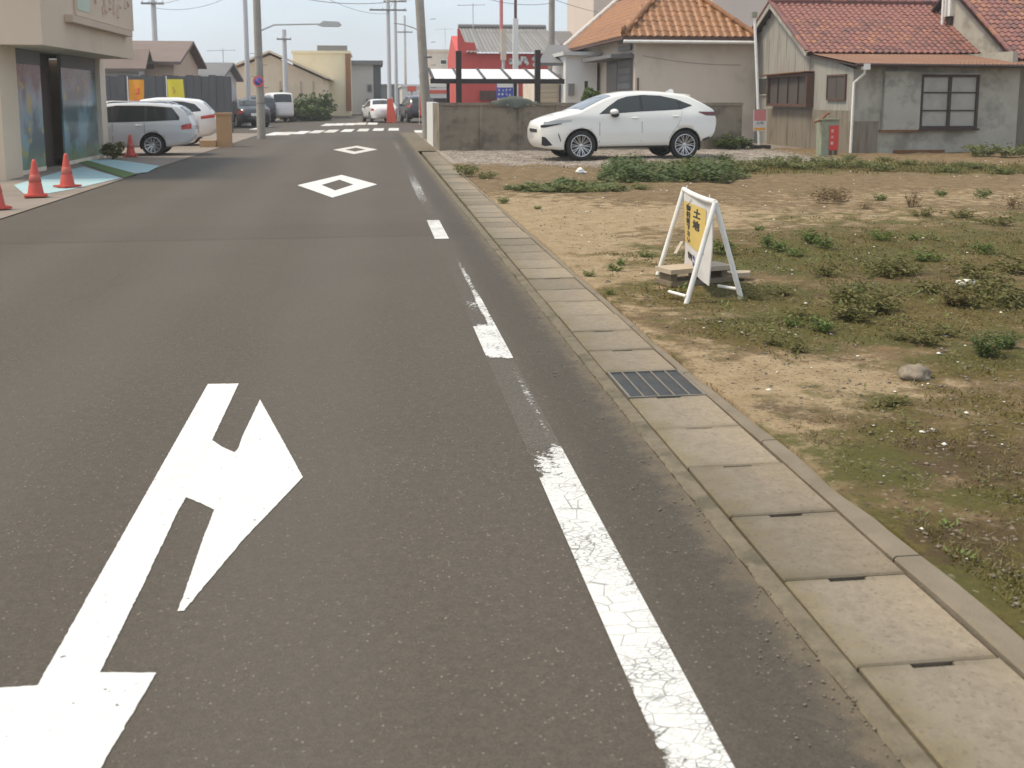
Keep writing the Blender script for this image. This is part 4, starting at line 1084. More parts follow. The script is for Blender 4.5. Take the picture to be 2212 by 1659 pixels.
# tails of the two cars in the side lot point at the road
def place_tail(root, sp, px, py, rz, xl):      # rear near-side wheel over a measured ground point
    X, Y = G(px, py); lx, ly = sp['xr'], -sp['W']+.05
    root.location = (X - (lx*cos(rz)-ly*sin(rz)), Y - (lx*sin(rz)+ly*cos(rz)), .012)
rz = radians(2)
c1, w1, t1, p1 = make_car('parked_car', 'silver station wagon parked tail to the road beside the shop', (0,0,0), rz, wagon, M['silver'])
c1.scale = (.93,)*3
place_tail(c1, wagon, 330, 338, rz, 0)
c1.location.x += .25
for s_ in (-1, 1):
    MB().tube([(1.9, s_*.55, 1.46),(2.1, s_*.55, 1.53),(3.8, s_*.53, 1.52),(4.0, s_*.52, 1.45)], .018, 6).build('roof_rail', M['rim'], c1)
rz = radians(4)
c2, w2, t2, p2 = make_car('parked_car', 'white hatchback with red tail lamps parked behind the silver wagon', (0,0,0), rz, tall, M['white_car'])
c2.scale = (.92,)*3
X, Y = G(464, 316); c2.location = (X - 4.23*cos(rz), Y - 4.23*sin(rz) + .88, .012)
for (px, py, lab, sp, pt, rzz, dx) in [(512,272,'dark sedan parked far left beyond the beige gate pier',sedan,'dark_car',radians(-70),0),(538,262,'dark hatchback parked beyond the dark sedan near the lamp pole',tall,'dark_car',radians(-72),0),
        (592,262,'white box van waiting across the junction near the hedge',kei,'white_car',radians(-75),0),(806,262,'white car crossing the far end of the road',sedan,'white_car',radians(-80),0),
        (888,262,'dark car standing by the red banner past the junction',tall,'dark_car',radians(-83),0)]:
    X, Y = G(px, py)
    c, *_ = make_car('parked_car', lab, (0,0,0), rzz, sp, M[pt], detail=False)
    l = sp['L']/2 if dx else 0.0
    c.location = (X + dx*cos(rzz), Y + dx*sin(rzz), .012) if dx else (X, Y, .012)
    if dx == 0: pass

# ------------------------------------------------------------ concrete wall behind the car
WX0, WY = G(953, 328); WZ = PY(953, 222, WY)[1]
cw = thing('concrete_wall', 'weathered grey concrete panel wall behind the white car', 'wall', (WX0, WY, 0))
wx = WX0; i = 0
wid = [1.16, 1.12, 1.10, 1.14, 1.12, 1.12, 1.12, 1.12, 1.12]
xend = PY(1603, 300, WY)[0]
for i, wd_ in enumerate(wid):
    if wx > xend - .1: break
    wd_ = min(wd_, xend - wx)
    t = .012*((i*37) % 3 - 1)
    MB().box(wx+.006, wx+wd_-.006, WY+t*.5+.03, WY+.15, -.05, WZ-.08).build('panel', M['concrete_wall'], cw, True)
    MB().box(wx-.05, wx+.05, WY, WY+.16, -.05, WZ-.075).build('post', M['concrete_wall'], cw, True)
    wx += wd_
MB().box(WX0-.06, wx, WY-.02, WY+.19, WZ-.074, WZ).build('coping', M['concrete_wall'], cw, True)
# return wall along the road with a pale end pier
rx = WX0 + .02
MB().box(rx-.06, rx+.10, WY+.20, WY+3.2, -.05, WZ-.02).build('return_panel', M['concrete_wall'], cw, True)
MB().box(rx-.07, rx+.11, WY+3.2, WY+6.9, -.05, WZ-.0).build('return_panel', M['white_paint'], cw, True)
# green net lying over the coping
mb = MB(); rows = []
for i in range(15):
    u = i/14; x = PY(1060, 222, WY)[0] + u*(PY(1160, 222, WY)[0]-PY(1060, 222, WY)[0]); hz = WZ + .03 + .17*sin(pi*u)**1.5 + .02*sin(i*2.3)
    rows.append([(x, WY-.04-.03*sin(i), WZ-.10*sin(pi*u)-.04), (x, WY-.03, WZ+.02+.3*(hz-WZ)), (x, WY+.06, hz), (x, WY+.2, WZ+.02)])
mb.grid(rows); tag(mb.build('folded_net', pm('net_cloth', (.09,.10,.085), .9, .3, 12)), 'dark folded net heaped over the concrete wall', 'net')

# ------------------------------------------------------------ roof tiles
def tile_mesh(name, mat, w, l, t=.022, amp=.032):
    mb = MB(); nx_ = 8
    prof = [(w*i/nx_ - w/2, amp*sin(2*pi*i/nx_*1.0 - .6)*(.9)) for i in range(nx_+1)]
    top_ = [[(x, 0, z+t) for x, z in prof], [(x, l, z) for x, z in prof]]
    mb.grid(top_, True, True)
    mb.add([(x,0,z+t) for x,z in prof] + [(x,0,z-.012) for x,z in prof], [(i, nx_+1+i, nx_+2+i, i+1) for i in range(nx_)])
    return mb.mesh(name, mat)
def tile_field(parent, me, O, U, V, w, l, inside, nu, nv, limit=300, base=None):
    """tiles on the plane O + u*U + v*V (U along the eave, V up the slope)"""
    O, U, V = Vector(O), Vector(U).normalized(), Vector(V).normalized(); N = U.cross(V).normalized()
    off = wloc(parent); cnt = 0; rest = MB()
    for j in range(nv):
        for i in range(nu):
            u, v = (i+.5)*w, j*l
            if not inside(u, v): continue
            p = O + U*u + V*v + N*.025
            q = N*random.uniform(-.004,.006); a = random.uniform(-.02,.02)
            U2 = (U + V*a*.5).normalized(); V2 = (V + N*random.uniform(-.015,.015)).normalized()
            mat4 = Matrix(((U2.x,V2.x,N.x,0),(U2.y,V2.y,N.y,0),(U2.z,V2.z,N.z,0),(0,0,0,1)))
            if cnt < limit:
                o = bpy.data.objects.new('roof_tile', me); C.objects.link(o); o.parent = parent
                o.matrix_local = Matrix.Translation(p+q-off) @ mat4
                cnt += 1
            else:
                MT = Matrix.Translation(p+q) @ mat4
                rest.add([MT @ v_.co for v_ in me.vertices], [tuple(pp.vertices) for pp in me.polygons], True)
    if rest.v: stuff(rest.build('roof_tile_field', me.materials[0], parent, True))
def roof_tile_mat():
    t = NT('red_tile')
    r_ = t.rand()
    col = t.mix(t.ramp(r_, .0, .6), (.160,.078,.070), (.262,.110,.088))
    col = t.mix(t.ramp(r_, .80, .97), col, (.330,.150,.085))
    col = t.mix(t.ramp(t.noise(7, 5, .7), .44, .70, 0, .55), col, (.150,.088,.078))
    col = t.mix(1.0, col, t.ramp(t.noise(30, 4, .6), .3, .7, .82, 1.18), 'MULTIPLY')
    t.color(col); t.rough(.65, .4); t.bump(t.noise(60, 4), .2, .01)
    return t.m
M['red_tile'] = roof_tile_mat()
M['orange_tile'] = pm('orange_tile', (.285,.128,.048), .34, .10, 6.0, stain=(.225,.098,.040), sscale=2, samt=.6, rnd=.13)
M['old_wall'] = pm('old_plaster', (.385,.362,.305), .9, .18, 1.6, .35, 30, stain=(.18,.165,.13), sscale=1.1, samt=.7)
M['tin'] = pm('old_tin', (.330,.318,.280), .7, .14, 1.2, .2, 30, stain=(.225,.19,.145), sscale=1.4, samt=.6, stretch=(5,5,.5))
M['tin_low'] = pm('rusty_low_tin', (.215,.188,.145), .75, .16, 1.4, .2, 30, stain=(.13,.085,.05), sscale=1.8, samt=.6, stretch=(4,4,.6))
M['rust_roof'] = pm('rusty_tin_roof', (.235,.115,.068), .7, .25, 2.0, .2, 30, stain=(.33,.23,.15), sscale=1.6, samt=.6, stretch=(.6,6,6))
M['box_grey'] = pm('shutter_box_tin', (.39,.37,.315), .7, .14, 1.5, .15, 30, stain=(.17,.16,.13), sscale=1.3, samt=.75)
M['dark_wood'] = pm('dark_wood', (.055,.035,.028), .7, .2, 4.0)
M['brown_wood'] = pm('brown_wood', (.11,.06,.045), .7, .2, 4.0)
M['rust'] = pm('rust', (.20,.09,.04), .9, .3, 6.0)

# ------------------------------------------------------------ grey shack with red tiled roof
BX, BY = 13.0, 27.25
hb = thing('old_house', 'weathered grey shack with red tiled roof and lattice window', 'house', (BX, BY, 0))
BR = PY(2192, 333, BY)[0]                       # right end of the front wall
yM0 = PX(1752, 101, BX)[0]; zM0 = PX(1752, 101, BX)[1]
yM1 = PX(1605, 122, BX)[0]; zM1 = PX(1605, 122, BX)[1]
yR, zR = PX(1690, 4, BX)
yR = (yM0 + yM1)/2 - .1
zE = (zM0 + zM1)/2
zLe = PY(1831, 140, BY)[1]
# walls
gable = [(BY, 0), (yM1, 0), (yM1, zE-.05), (yR, zR-.12), (yM0, zE-.08), (BY, zLe-.06)]
mb = MB(); mb.prism(gable, 0, .16, lambda y, z, x: (BX + x, y, z-.05)); mb.build('side_wall', M['tin'], hb, True)
mb = MB().box(BX+.162, BR, BY, BY+.15, -.05, zLe-.03); mb.build('front_wall', M['old_wall'], hb, True)
MB().box(BR-.15, BR, BY+.152, yM1, -.05, zLe+.4).build('end_wall', M['old_wall'], hb, True)
MB().box(BX+.17, BR, yM1-.15, yM1, -.05, zE-.1).build('back_wall', M['old_wall'], hb, True)
# vertical boards of the gable, and the lower tin sheets
nb = 16
for k in range(nb):
    y0 = yM0 + (yM1-yM0)*k/nb; y1 = yM0 + (yM1-yM0)*(k+1)/nb; ym = (y0+y1)/2
    zt = min(zR-.15, zE-.1 + (zR-zE)*(1-abs(ym-yR)/((yM1-yM0)/2)))
    z0 = PX(1690, 160, BX)[1]
    if zt > z0 + .1: MB().box(BX-.022-.005*(k%2), BX-.002, y0+.006, y1-.006, z0, zt).build('board', M['tin'], hb, True)
zl = PX(1760, 237, BX)[1]
ya, yb_ = PX(1831, 237, BX)[0]-.0, PX(1660, 237, BX)[0]
for k in range(7):
    y0 = BY+.02 + (yb_-BY-.02)*k/7; y1 = BY+.02 + (yb_-BY-.02)*(k+1)/7
    MB().box(BX-.03-.006*(k%2), BX-.003, y0+.004, y1-.004, -.03, zl).build('tin_sheet', M['tin_low'], hb, True)
# windows in the side wall
def side_window(x0, x1, y0, y1, X, proud, frame, pane, parent, thick=.05, bars=0):
    ya, za = PX(x1, y1, X); yb2, zb = PX(x0, y0, X); zt_ = PX(x1, y0, X)[1]
    f = MB(); y0_, y1_, z0_, z1_ = ya, yb2, za, zt_
    f.box(X-proud, X-.004, y0_, y0_+thick, z0_, z1_).box(X-proud, X-.004, y1_-thick, y1_, z0_, z1_).box(X-proud, X-.004, y0_+thick, y1_-thick, z0_, z0_+thick).box(X-proud, X-.004, y0_+thick, y1_-thick, z1_-thick, z1_)
    o = f.build('window', frame, parent, True)
    MB().box(X-proud*.6, X-.005, y0_+thick, y1_-thick, z0_+thick, z1_-thick).build('pane', pane, o, True)
    for b in range(bars):
        yy = y0_ + (y1_-y0_)*(b+1)/(bars+1); MB().box(X-proud*.8, X-proud*.61, yy-.015, yy+.015, z0_+thick, z1_-thick).build('bar', frame, o, True)
    return o
M['shade_board'] = pm('dark_screen', (.085,.075,.065), .7, .15, 3, stretch=(8,8,.5))
side_window(1638, 1662, 167, 206, BX, .05, M['box_grey'], M['house_glass'], hb, .04)
side_window(1672, 1757, 158, 231, BX, .24, M['brown_wood'], M['shade_board'], hb, .09, 3)
side_window(1790, 1828, 160, 217, BX, .06, M['brown_wood'], M['shade_board'], hb, .05, 1)
ya, za = PX(1757, 156, BX); yb2, zb = PX(1670, 164, BX)
MB().obox((BX-.16, ya-.1, za+.02), (BX-.16, yb2+.1, za-.02), .34, .03).build('window_hood', M['rust'], hb, True)
ya, za = PX(1592, 207, BX)
MB().tube([(BX, PX(1607,207,BX)[0], za), (BX-.14, PX(1607,207,BX)[0], za+.02)], .06, 8).lathe([(.02,0),(.13,-.10),(.13,-.12)], 10, lambda x,y,z: (BX-.2+x, PX(1607,207,BX)[0]+y, za+.08+z)).build('vent_pipe', M['dark_wood'], hb, True)
# front: shutter box, lattice window
def fr_rect(x0, x1, y0, y1, Y): (X0, Z1), (X1, Z0) = PY(x0, y0, Y), PY(x1, y1, Y); return X0, X1, Z0, Z1
X0, X1, Z0, Z1 = fr_rect(1908, 1980, 158, 280, BY)
MB().box(X0, X1, BY-.13, BY-.003, Z0, Z1).build('shutter_box', M['box_grey'], hb, True)
MB().box(X0-.03, X1+.02, BY-.17, BY-.001, Z1+.002, Z1+.04).build('box_cap', M['box_grey'], hb, True)
MB().box(X0-.05, X1, BY-.14, BY-.005, Z0-.05, Z0-.003).build('box_sill', M['rust'], hb, True)
X0, X1, Z0, Z1 = fr_rect(1988, 2106, 161, 277, BY)
f = MB(); t = .07
f.box(X0,X0+t,BY-.10,BY-.002,Z0,Z1).box(X1-t,X1,BY-.10,BY-.002,Z0,Z1).box(X0+t,X1-t,BY-.10,BY-.002,Z0,Z0+t).box(X0+t,X1-t,BY-.10,BY-.002,Z1-t,Z1)
win = f.build('window', M['dark_wood'], hb, True)
xm = (X0+X1)/2
MB().box(xm-.045, xm+.045, BY-.09, BY-.004, Z0+t, Z1-t).build('mullion', M['dark_wood'], win, True)
for k in (1, 2):
    zz = Z0 + (Z1-Z0)*k/3
    for a_, b_2 in ((X0+t, xm-.045), (xm+.045, X1-t)): MB().box(a_, b_2, BY-.075, BY-.005, zz-.02, zz+.02).build('muntin', M['dark_wood'], win, True)
for k in range(3):
    for a_, b_2 in ((X0+t, xm-.045), (xm+.045, X1-t)):
        z0_, z1_ = Z0+t if k == 0 else Z0+(Z1-Z0)*k/3+.02, Z1-t if k == 2 else Z0+(Z1-Z0)*(k+1)/3-.02
        MB().box(a_, b_2, BY-.045, BY-.006, z0_, z1_).build('pane', M['frosted'], win, True)
MB().box(X0-.04, X1+.05, BY-.15, BY-.003, Z0-.06, Z0-.003).build('window_sill', M['dark_wood'], hb, True)
MB().box(X0-.03, X1+.04, BY-.16, BY-.003, Z1+.004, Z1+.03).build('window_hood', M['box_grey'], hb, True)
MB().box(PY(1936,333,BY)[0]-.1, PY(2040,333,BY)[0], BY-.02, BY-.001, -.02, .10).build('rust_band', M['rust'], hb, True)
X0, X1, Z0, Z1 = fr_rect(1836, 1893, 262, 332, BY)
MB().box(X0, X1, BY-.025, BY-.002, 0, Z1).build('patch_panel', M['tin_low'], hb, True)
X0, X1, Z0, Z1 = fr_rect(1836, 1899, 237, 262, BY)
MB().box(X0, X1, BY-.03, BY-.002, Z0+.004, Z1).build('patch_panel', M['old_wall'], hb, True)
# main roof
ov = .32
pit = (zR - zE) / (yR - yM0)
sl_len = sqrt((yR-yM0)**2 + (zR-zE)**2)
XR0, XR1 = BX-.22, PY(2134, 104, yM0-.2)[0]
eN = Vector((XR0, yM0-.25, zE-.25*pit)); vN = Vector((0, yR-yM0, zR-zE)).normalized()
eF = Vector((XR0, yM1+.35, zE-.35*pit)); vF = Vector((0, yR-yM1, zR-zE)).normalized()
rf = MB()
for (e_, v_, n_) in ((eN, vN, 1), (eF, vF, -1)):
    Ls = (Vector((0, yR, zR)) - Vector((0, e_.y, e_.z))).length
    c4 = [e_, Vector((XR1, e_.y, e_.z)), Vector((XR1, yR, zR)), Vector((XR0, yR, zR))]
    low = [q - Vector((0,0,.10)) for q in c4]
    rf.add(c4+low, [(0,1,2,3),(7,6,5,4),(0,4,5,1),(1,5,6,2),(3,7,4,0),(2,6,7,3)])
roofB = rf.build('roof', M['dark_wood'], hb, True)
me_red = tile_mesh('roof_tile', M['red_tile'], .212, .225, .020, .026)
LsN = (Vector((0,yR,zR)) - Vector((0,eN.y,eN.z))).length
nu, nv = int((XR1-XR0)/.205), int(LsN/.196)
tile_field(roofB, me_red, eN - vN*.05, (1,0,0), vN, (XR1-XR0)/nu, LsN/nv, lambda u, v: True, nu, nv, 300)
MB().box(XR0, XR1, yR-.09, yR+.09, zR-.06, zR+.10).build('ridge_course', M['red_tile'], roofB, True)
k = 0; x = XR0-.03
while x < XR1:
    MB().lathe([(.11,0),(.11,.27),(.10,.28)], 12, lambda a, b, z, x=x: (x+z, yR+a, zR+.06+abs(b)*1.0 if b > 0 else zR+.05)).build('ridge_tile', M['red_tile'], roofB, True); x += .29
for (e_, s_) in ((eN, 1), (eF, -1)):
    MB().obox((XR0-.02, e_.y, e_.z-.06), (XR0-.02, yR, zR-.06), .035, .17).build('barge_board', M['box_grey'], hb, True)
    k = 0; n_ = 11
    for q in range(n_):
        t0 = q/n_; p0 = e_.lerp(Vector((XR0, yR, zR)), t0); p1 = e_.lerp(Vector((XR0, yR, zR)), (q+1)/n_-.006)
        MB().obox(p0 + Vector((-.01,0,.05)), p1 + Vector((-.01,0,.07)), .12, .05).build('verge_tile', M['red_tile'], roofB, True)
        if s_ == 1:
            d0 = Vector((XR1-XR0, 0, 0)); MB().obox(p0 + d0 + Vector((.0,0,.05)), p1 + d0 + Vector((.0,0,.07)), .12, .05).build('verge_tile', M['red_tile'], roofB, True)
# lean-to roof over the front wall
zl0, yl0 = zE - .16, yM0 - .02
zl1, yl1 = zLe + .02, BY - .38
XL0, XL1 = BX-.14, BR + .25
nC = 22
for k in range(nC):
    xa, xb2 = XL0 + (XL1-XL0)*k/nC, XL0 + (XL1-XL0)*(k+1)/nC
    mb = MB(); rows = []
    for i in range(7):
        u = i/6; x = xa + (xb2-xa)*u*1.03; dz = .018*cos(u*4*pi)
        rows.append([(x, yl1-.02*random.random(), zl1+dz), (x, yl0, zl0+dz)])
    mb.grid(rows, True, True); mb.build('roof_sheet', M['rust_roof'], hb, True)
mb = MB(); mb.add([(XL0,yl1,zl1-.07),(XL1,yl1,zl1-.07),(XL1,yl0,zl0-.07),(XL0,yl0,zl0-.07),(XL0,yl1,zl1-.03),(XL1,yl1,zl1-.03),(XL1,yl0,zl0-.03),(XL0,yl0,zl0-.03)],
                  [(3,2,1,0),(4,5,6,7),(0,1,5,4),(1,2,6,5),(2,3,7,6),(3,0,4,7)]); mb.build('lean_to_deck', M['dark_wood'], hb, True)
MB().tube([(XL0, yl1-.05, zl1-.03), (XL1, yl1-.05, zl1-.06)], .045, 8).build('gutter_rail', M['dark_wood'], hb, True)
xd = BX + .02
MB().tube([(xd+.12, yl1-.02, zl1-.06), (xd+.12, yl1+.02, zl1-.26), (xd-.02, BY-.06, zl1-.50), (xd-.04, BY-.06, 0)], .038, 8).build('drain_pipe', M['white_steel'], hb, True)
MB().box(xd+.03, xd+.22, yl1-.10, yl1+.06, zl1-.16, zl1-.0).build('rain_hopper', M['white_steel'], hb, True)
# white cabinet on the roof verge
# ------------------------------------------------------------ neighbour house on the right
CX0 = BR + .35
hc = thing('old_house', 'grey neighbour house with red tiles, half hidden right of the shack', 'house', (CX0, 29, 0))
cy0, cz0 = PX(2196, 118, CX0); cyr, czr = PX(2085, 0, CX0)
cyr = cy0 + 3.4; czr = cz0 + 3.4*.68
MB().prism([(cy0+.2,0),(cyr*2-cy0,0),(cyr*2-cy0,cz0-.1),(cyr,czr-.1),(cy0+.2,cz0-.05)], 0, .16, lambda y, z, x: (CX0+x, y, z-.05)).build('side_wall', M['old_wall'], hc, True)
MB().box(CX0+.165, CX0+7, cy0+.2, cy0+.35, -.05, cz0-.05).build('front_wall', M['tin_low'], hc, True)
rf = MB(); CXR1 = CX0+7
for s_ in (1, -1):
    e_ = Vector((CX0-.2, cyr - s_*(cyr-cy0+.25), cz0-.12)); c4 = [e_, Vector((CXR1,e_.y,e_.z)), Vector((CXR1,cyr,czr)), Vector((CX0-.2,cyr,czr))]
    rf.add(c4+[q-Vector((0,0,.1)) for q in c4], [(0,1,2,3),(7,6,5,4),(0,4,5,1),(1,5,6,2),(3,7,4,0),(2,6,7,3)])
roofC = rf.build('roof', M['dark_wood'], hc, True)
e_ = Vector((CX0-.2, cy0-.25, cz0-.12)); v_ = (Vector((0,cyr,czr))-Vector((0,e_.y,e_.z))); LsC = v_.length
tile_field(roofC, me_red, e_ - v_.normalized()*.05, (1,0,0), v_, .205, LsC/18, lambda u, v: u < 3.2, 20, 18, 300)
for q in range(11):
    p0 = e_.lerp(Vector((CX0-.2,cyr,czr)), q/11); p1 = e_.lerp(Vector((CX0-.2,cyr,czr)), (q+1)/11-.006)
    MB().obox(p0+Vector((-.01,0,.05)), p1+Vector((-.01,0,.07)), .12, .06).build('verge_tile', M['red_tile'], roofC, True)
MB().obox((CX0-.18,e_.y,e_.z-.06),(CX0-.18,cyr,czr-.06), .04, .2).build('barge_board', M['dark_wood'], hc, True)
Yc = 31.6
X0, X1, Z0, Z1 = fr_rect(2047, 2080, -18, 36, Yc)
wc = thing('roof_cabinet', 'white metal cabinet standing between the two red roofs', 'cabinet', (X0, Yc, Z0))
MB().box(X0, X1, Yc-.2, Yc+.2, Z0, Z1).build('case', M['white_paint'], wc, True)
MB().box(X0+.04, X1-.04, Yc-.215, Yc-.202, Z0+.06, Z1-.06).build('door_panel', M['white_steel'], wc, True)
MB().tube([(X0-.12, Yc, Z0-1.2),(X0-.12, Yc, Z1)], .05, 8).build('vent_stack', M['white_steel'], wc, True)
MB().box(X0+.05, X1-.05, Yc-.15, Yc+.15, Z0-1.4, Z0-.002).build('stand', M['dark_wood'], wc, True)

# green cabinet with red board, sign pole
X, Y = G(1788, 337)
gc = thing('hose_cabinet', 'pale green tin cabinet with red front board by the shack corner', 'cabinet', (X, Y, 0), radians(8))
hC = .95
MB().box(-.27, .24, -.10, .16, 0, hC).build('case', M['pale_green'], gc)
MB().box(-.30, .27, -.14, .19, hC+.002, hC+.035).build('lid', M['pale_green'], gc)
rb = MB().box(-.045, .225, -.118, -.102, .16, hC-.14).build('red_board', M['sign_red'], gc)
mb = MB()
for i, ch in enumerate('消火器'): text_into(mb, ch, .10, lambda x, y, z, i=i: (.035+x*.9, -.1195-z, .66-i*.16+y*.9))
mb.build('board_lettering', M['white_paint'], rb)
for x0 in (-.03, .12): MB().box(x0, x0+.08, -.116, -.102, .0, .155).build('foot_plate', M['brown_wood'], gc)
MB().tube([(-.46,-.02,hC-.06),(-.30,-.05,hC+.0),(-.12,-.06,hC+.16),(-.05,-.05,hC+.18)], [.03,.035,.03,.04], 7).build('hose_spout', M['rust'], gc)
X, Y = G(1640, 322)
sp_ = thing('sign_pole', 'thin white pole with a small red and white notice by the shack', 'sign', (X, Y, 0))
zt = PY(1629, 38, Y)[1]; xt = PY(1630, 38, Y)[0]
MB().tube([(X, Y, 0), ((X*.55+xt*.45), Y, zt*.5), (xt, Y, zt)], .042, 10).build('pole', M['white_steel'], sp_, True)
MB().box(xt-.10, xt+.06, Y-.07, Y+.07, zt+.002, zt+.16).build('pole_cap', M['pale_green'], sp_, True)
MB().box(X-.24, X+.28, Y-.22, Y+.22, -.05, .12).build('pole_footing', M['pit'], sp_, True)
X0, X1, Z0, Z1 = fr_rect(1629, 1654, 236, 283, Y-.07)
bd = MB().box(X0, X1, Y-.075, Y-.05, Z0, Z1).build('notice_plate', M['poster_white'], sp_, True)
hh_ = Z1-Z0
MB().box(X0+.004, X1-.004, Y-.079, Y-.0755, Z0+hh_*.47, Z1-.02).build('red_field', M['sign_pink'], bd, True)
MB().box(X0+.004, X1-.004, Y-.079, Y-.0755, Z1-.018, Z1-.001).build('green_strip', M['pale_green'], bd, True)
MB().box(X0+.02, X1-.02, Y-.079, Y-.0755, Z0+.03, Z0+.10).build('orange_strip', M['orange'], bd, True)
mb = MB(); text_into(mb, '土地', .085, lambda x, y, z: ((X0+X1)/2+x*1.5, Y-.080-z, Z0+hh_*.36+y)); mb.build('plate_lettering', M['ink'], bd, True)

# ------------------------------------------------------------ cream house with orange hip roof
AY = 34.6
AX0 = PY(1373, 75, AY)[0]; AX1 = PY(1610, 75, AY)[0] - .1
zAe = PY(1490, 80, AY)[1]
ha = thing('tiled_house', 'cream plaster house with glazed orange hip roof behind the car', 'house', (AX0, AY, 0))
farY = PX(1258, 118, AX0)[0]
MB().box(AX0, AX1+2.5, AY, AY+.2, -.05, zAe-.02).build('front_wall', M['house_cream'], ha, True)
MB().box(AX0, AX0+.2, AY+.202, farY, -.05, zAe-.02).build('side_wall', M['house_cream'], ha, True)
MB().box(AX0+.21, AX1+2.5, farY-.2, farY, -.05, zAe-.02).build('back_wall', M['house_cream'], ha, True)
ovh = .55
ex0, ex1, ey0, ey1 = AX0-ovh, AX1+.25, AY-ovh, farY+ovh
xm = (ex0+ex1)/2; run = xm-ex0; zpk = zAe + run*.92
e1_, e2_ = ey0+run, ey1+1.0
pk0, pk1 = Vector((xm, e1_, zpk)), Vector((xm, e2_-run*.6, zpk))
c0, c1_, c2_, c3_ = Vector((ex0,ey0,zAe)), Vector((ex1,ey0,zAe)), Vector((ex1,e2_,zAe)), Vector((ex0,e2_,zAe))
mb = MB(); mb.add([c0,c1_,c2_,c3_,pk0,pk1], [(0,1,4),(1,2,5,4),(3,0,4,5),(3,2,1,0),(2,3,5)])
roofA = mb.build('roof', M['brown_wood'], ha, True)
me_or = tile_mesh('roof_tile', M['orange_tile'], .268, .29, .012, .030)
vH = (pk0 - Vector((xm, ey0, zAe))); LH = vH.length
tile_field(roofA, me_or, c0 - vH.normalized()*.04, (1,0,0), vH, .265, .26, lambda u, v: v/LH*run - .05 < u < (ex1-ex0) - v/LH*run + .05, int((ex1-ex0)/.265)+1, int(LH/.26), 300)
vL = (pk0 - Vector((ex0, e1_, zAe))); LL = vL.length; nL = int((e2_-ey0)/.265)
tile_field(roofA, me_or, Vector((ex0, e2_, zAe)) - vL.normalized()*.04, (0,-1,0), vL, .265, .26, lambda u, v: v/LL*run*.6 < u < (e2_-ey0) - v/LL*run + .05, nL, int(LL/.26), 170)
M['ridge_mortar'] = pm('ridge_mortar', (.62,.58,.53), .7, .1, 4)
for a_, b_2, nm_ in ((c0, pk0, 8), (c1_, pk0, 8), (pk0, pk1, 14)):
    for q in range(nm_):
        p0, p1 = a_.lerp(b_2, q/nm_), a_.lerp(b_2, (q+1)/nm_-.006)
        MB().tube([p0+Vector((0,0,.06)), p1+Vector((0,0,.085))], [.105, .095], 10).build('ridge_tile', M['orange_tile'], roofA, True)
for q in range(9):
    p0, p1 = c3_.lerp(pk1, q/9), c3_.lerp(pk1, (q+1)/9-.006)
    MB().tube([p0+Vector((-.02,0,.07)), p1+Vector((-.02,0,.10))], [.13, .12], 10).build('mortar_ridge', M['ridge_mortar'], roofA, True)
MB().ico(c0+Vector((.02,.02,.22)), .13, 2, .5, (.8,.8,1.2), 3).build('ridge_ornament', M['orange_tile'], roofA, True)
for p0, p1 in ((Vector((ex0,ey0-.012,zAe-.06)), Vector((ex1,ey0-.012,zAe-.06))), (Vector((ex0-.012,e2_,zAe-.06)), Vector((ex0-.012,ey0,zAe-.06)))):
    MB().obox(p0, p1, .03, .13).build('fascia', M['brown_wood'], ha, True)
MB().tube([(ex0, ey0-.06, zAe-.19),(ex1, ey0-.06, zAe-.20)], .055, 8).build('roof_gutter', M['white_steel'], ha, True)
# openings of the road side
def a_rect(x0, x1, y0, y1, X): ya, zb = PX(x1, y1, X); yb2, zt_ = PX(x0, y0, X); zt_ = PX((x0+x1)/2, y0, X)[1]; return ya, yb2, zb, zt_
y0_, y1_, z0_, z1_ = a_rect(1315, 1366, 130, 214, AX0)
o = MB().box(AX0-.08, AX0-.003, y0_, y1_, z0_, z1_).build('door', M['slate'], ha, True)
for k in range(8): MB().box(AX0-.10, AX0-.082, y0_+.05, (y0_+y1_)/2-.05, z0_+.1+k*.26, z0_+.28+k*.26).build('louvre', M['grey_tile'], o, True)
MB().box(AX0-.095, AX0-.082, (y0_+y1_)/2+.1, y1_-.1, z0_+.1, z1_-.1).build('pane', M['house_glass'], o, True)
y0_, y1_, z0_, z1_ = a_rect(1303, 1368, 124, 131, AX0)
MB().box(AX0-.8, AX0-.004, y0_-.1, y1_+.2, z1_-.10, z1_+.02).build('door_canopy', M['slate'], ha, True)
y0_, y1_, z0_, z1_ = a_rect(1273, 1290, 157, 196, AX0)
o = MB().box(AX0-.07, AX0-.003, y0_, y1_, z0_, z1_).build('window', M['brown_dark'], ha, True)
MB().box(AX0-.078, AX0-.0705, y0_+.12, y1_-.12, z0_+.1, z1_-.1).build('pane', M['house_glass'], o, True)
MB().tube([(AX0+.1, AY-.04, .4), (AX0+.1, AY-.04, 2.2)], .03, 6).build('drain_pipe', M['brown_wood'], ha, True)
zc_ = PY(1480,140,AY)[1]
MB().tube([(AX0+.25+(AX1-AX0-.3)*u, AY-.02, zc_+.30*(1-u)**2.2) for u in np.linspace(0,1,16)], .006, 5).build('cable', M['grey_tile'], ha, True)
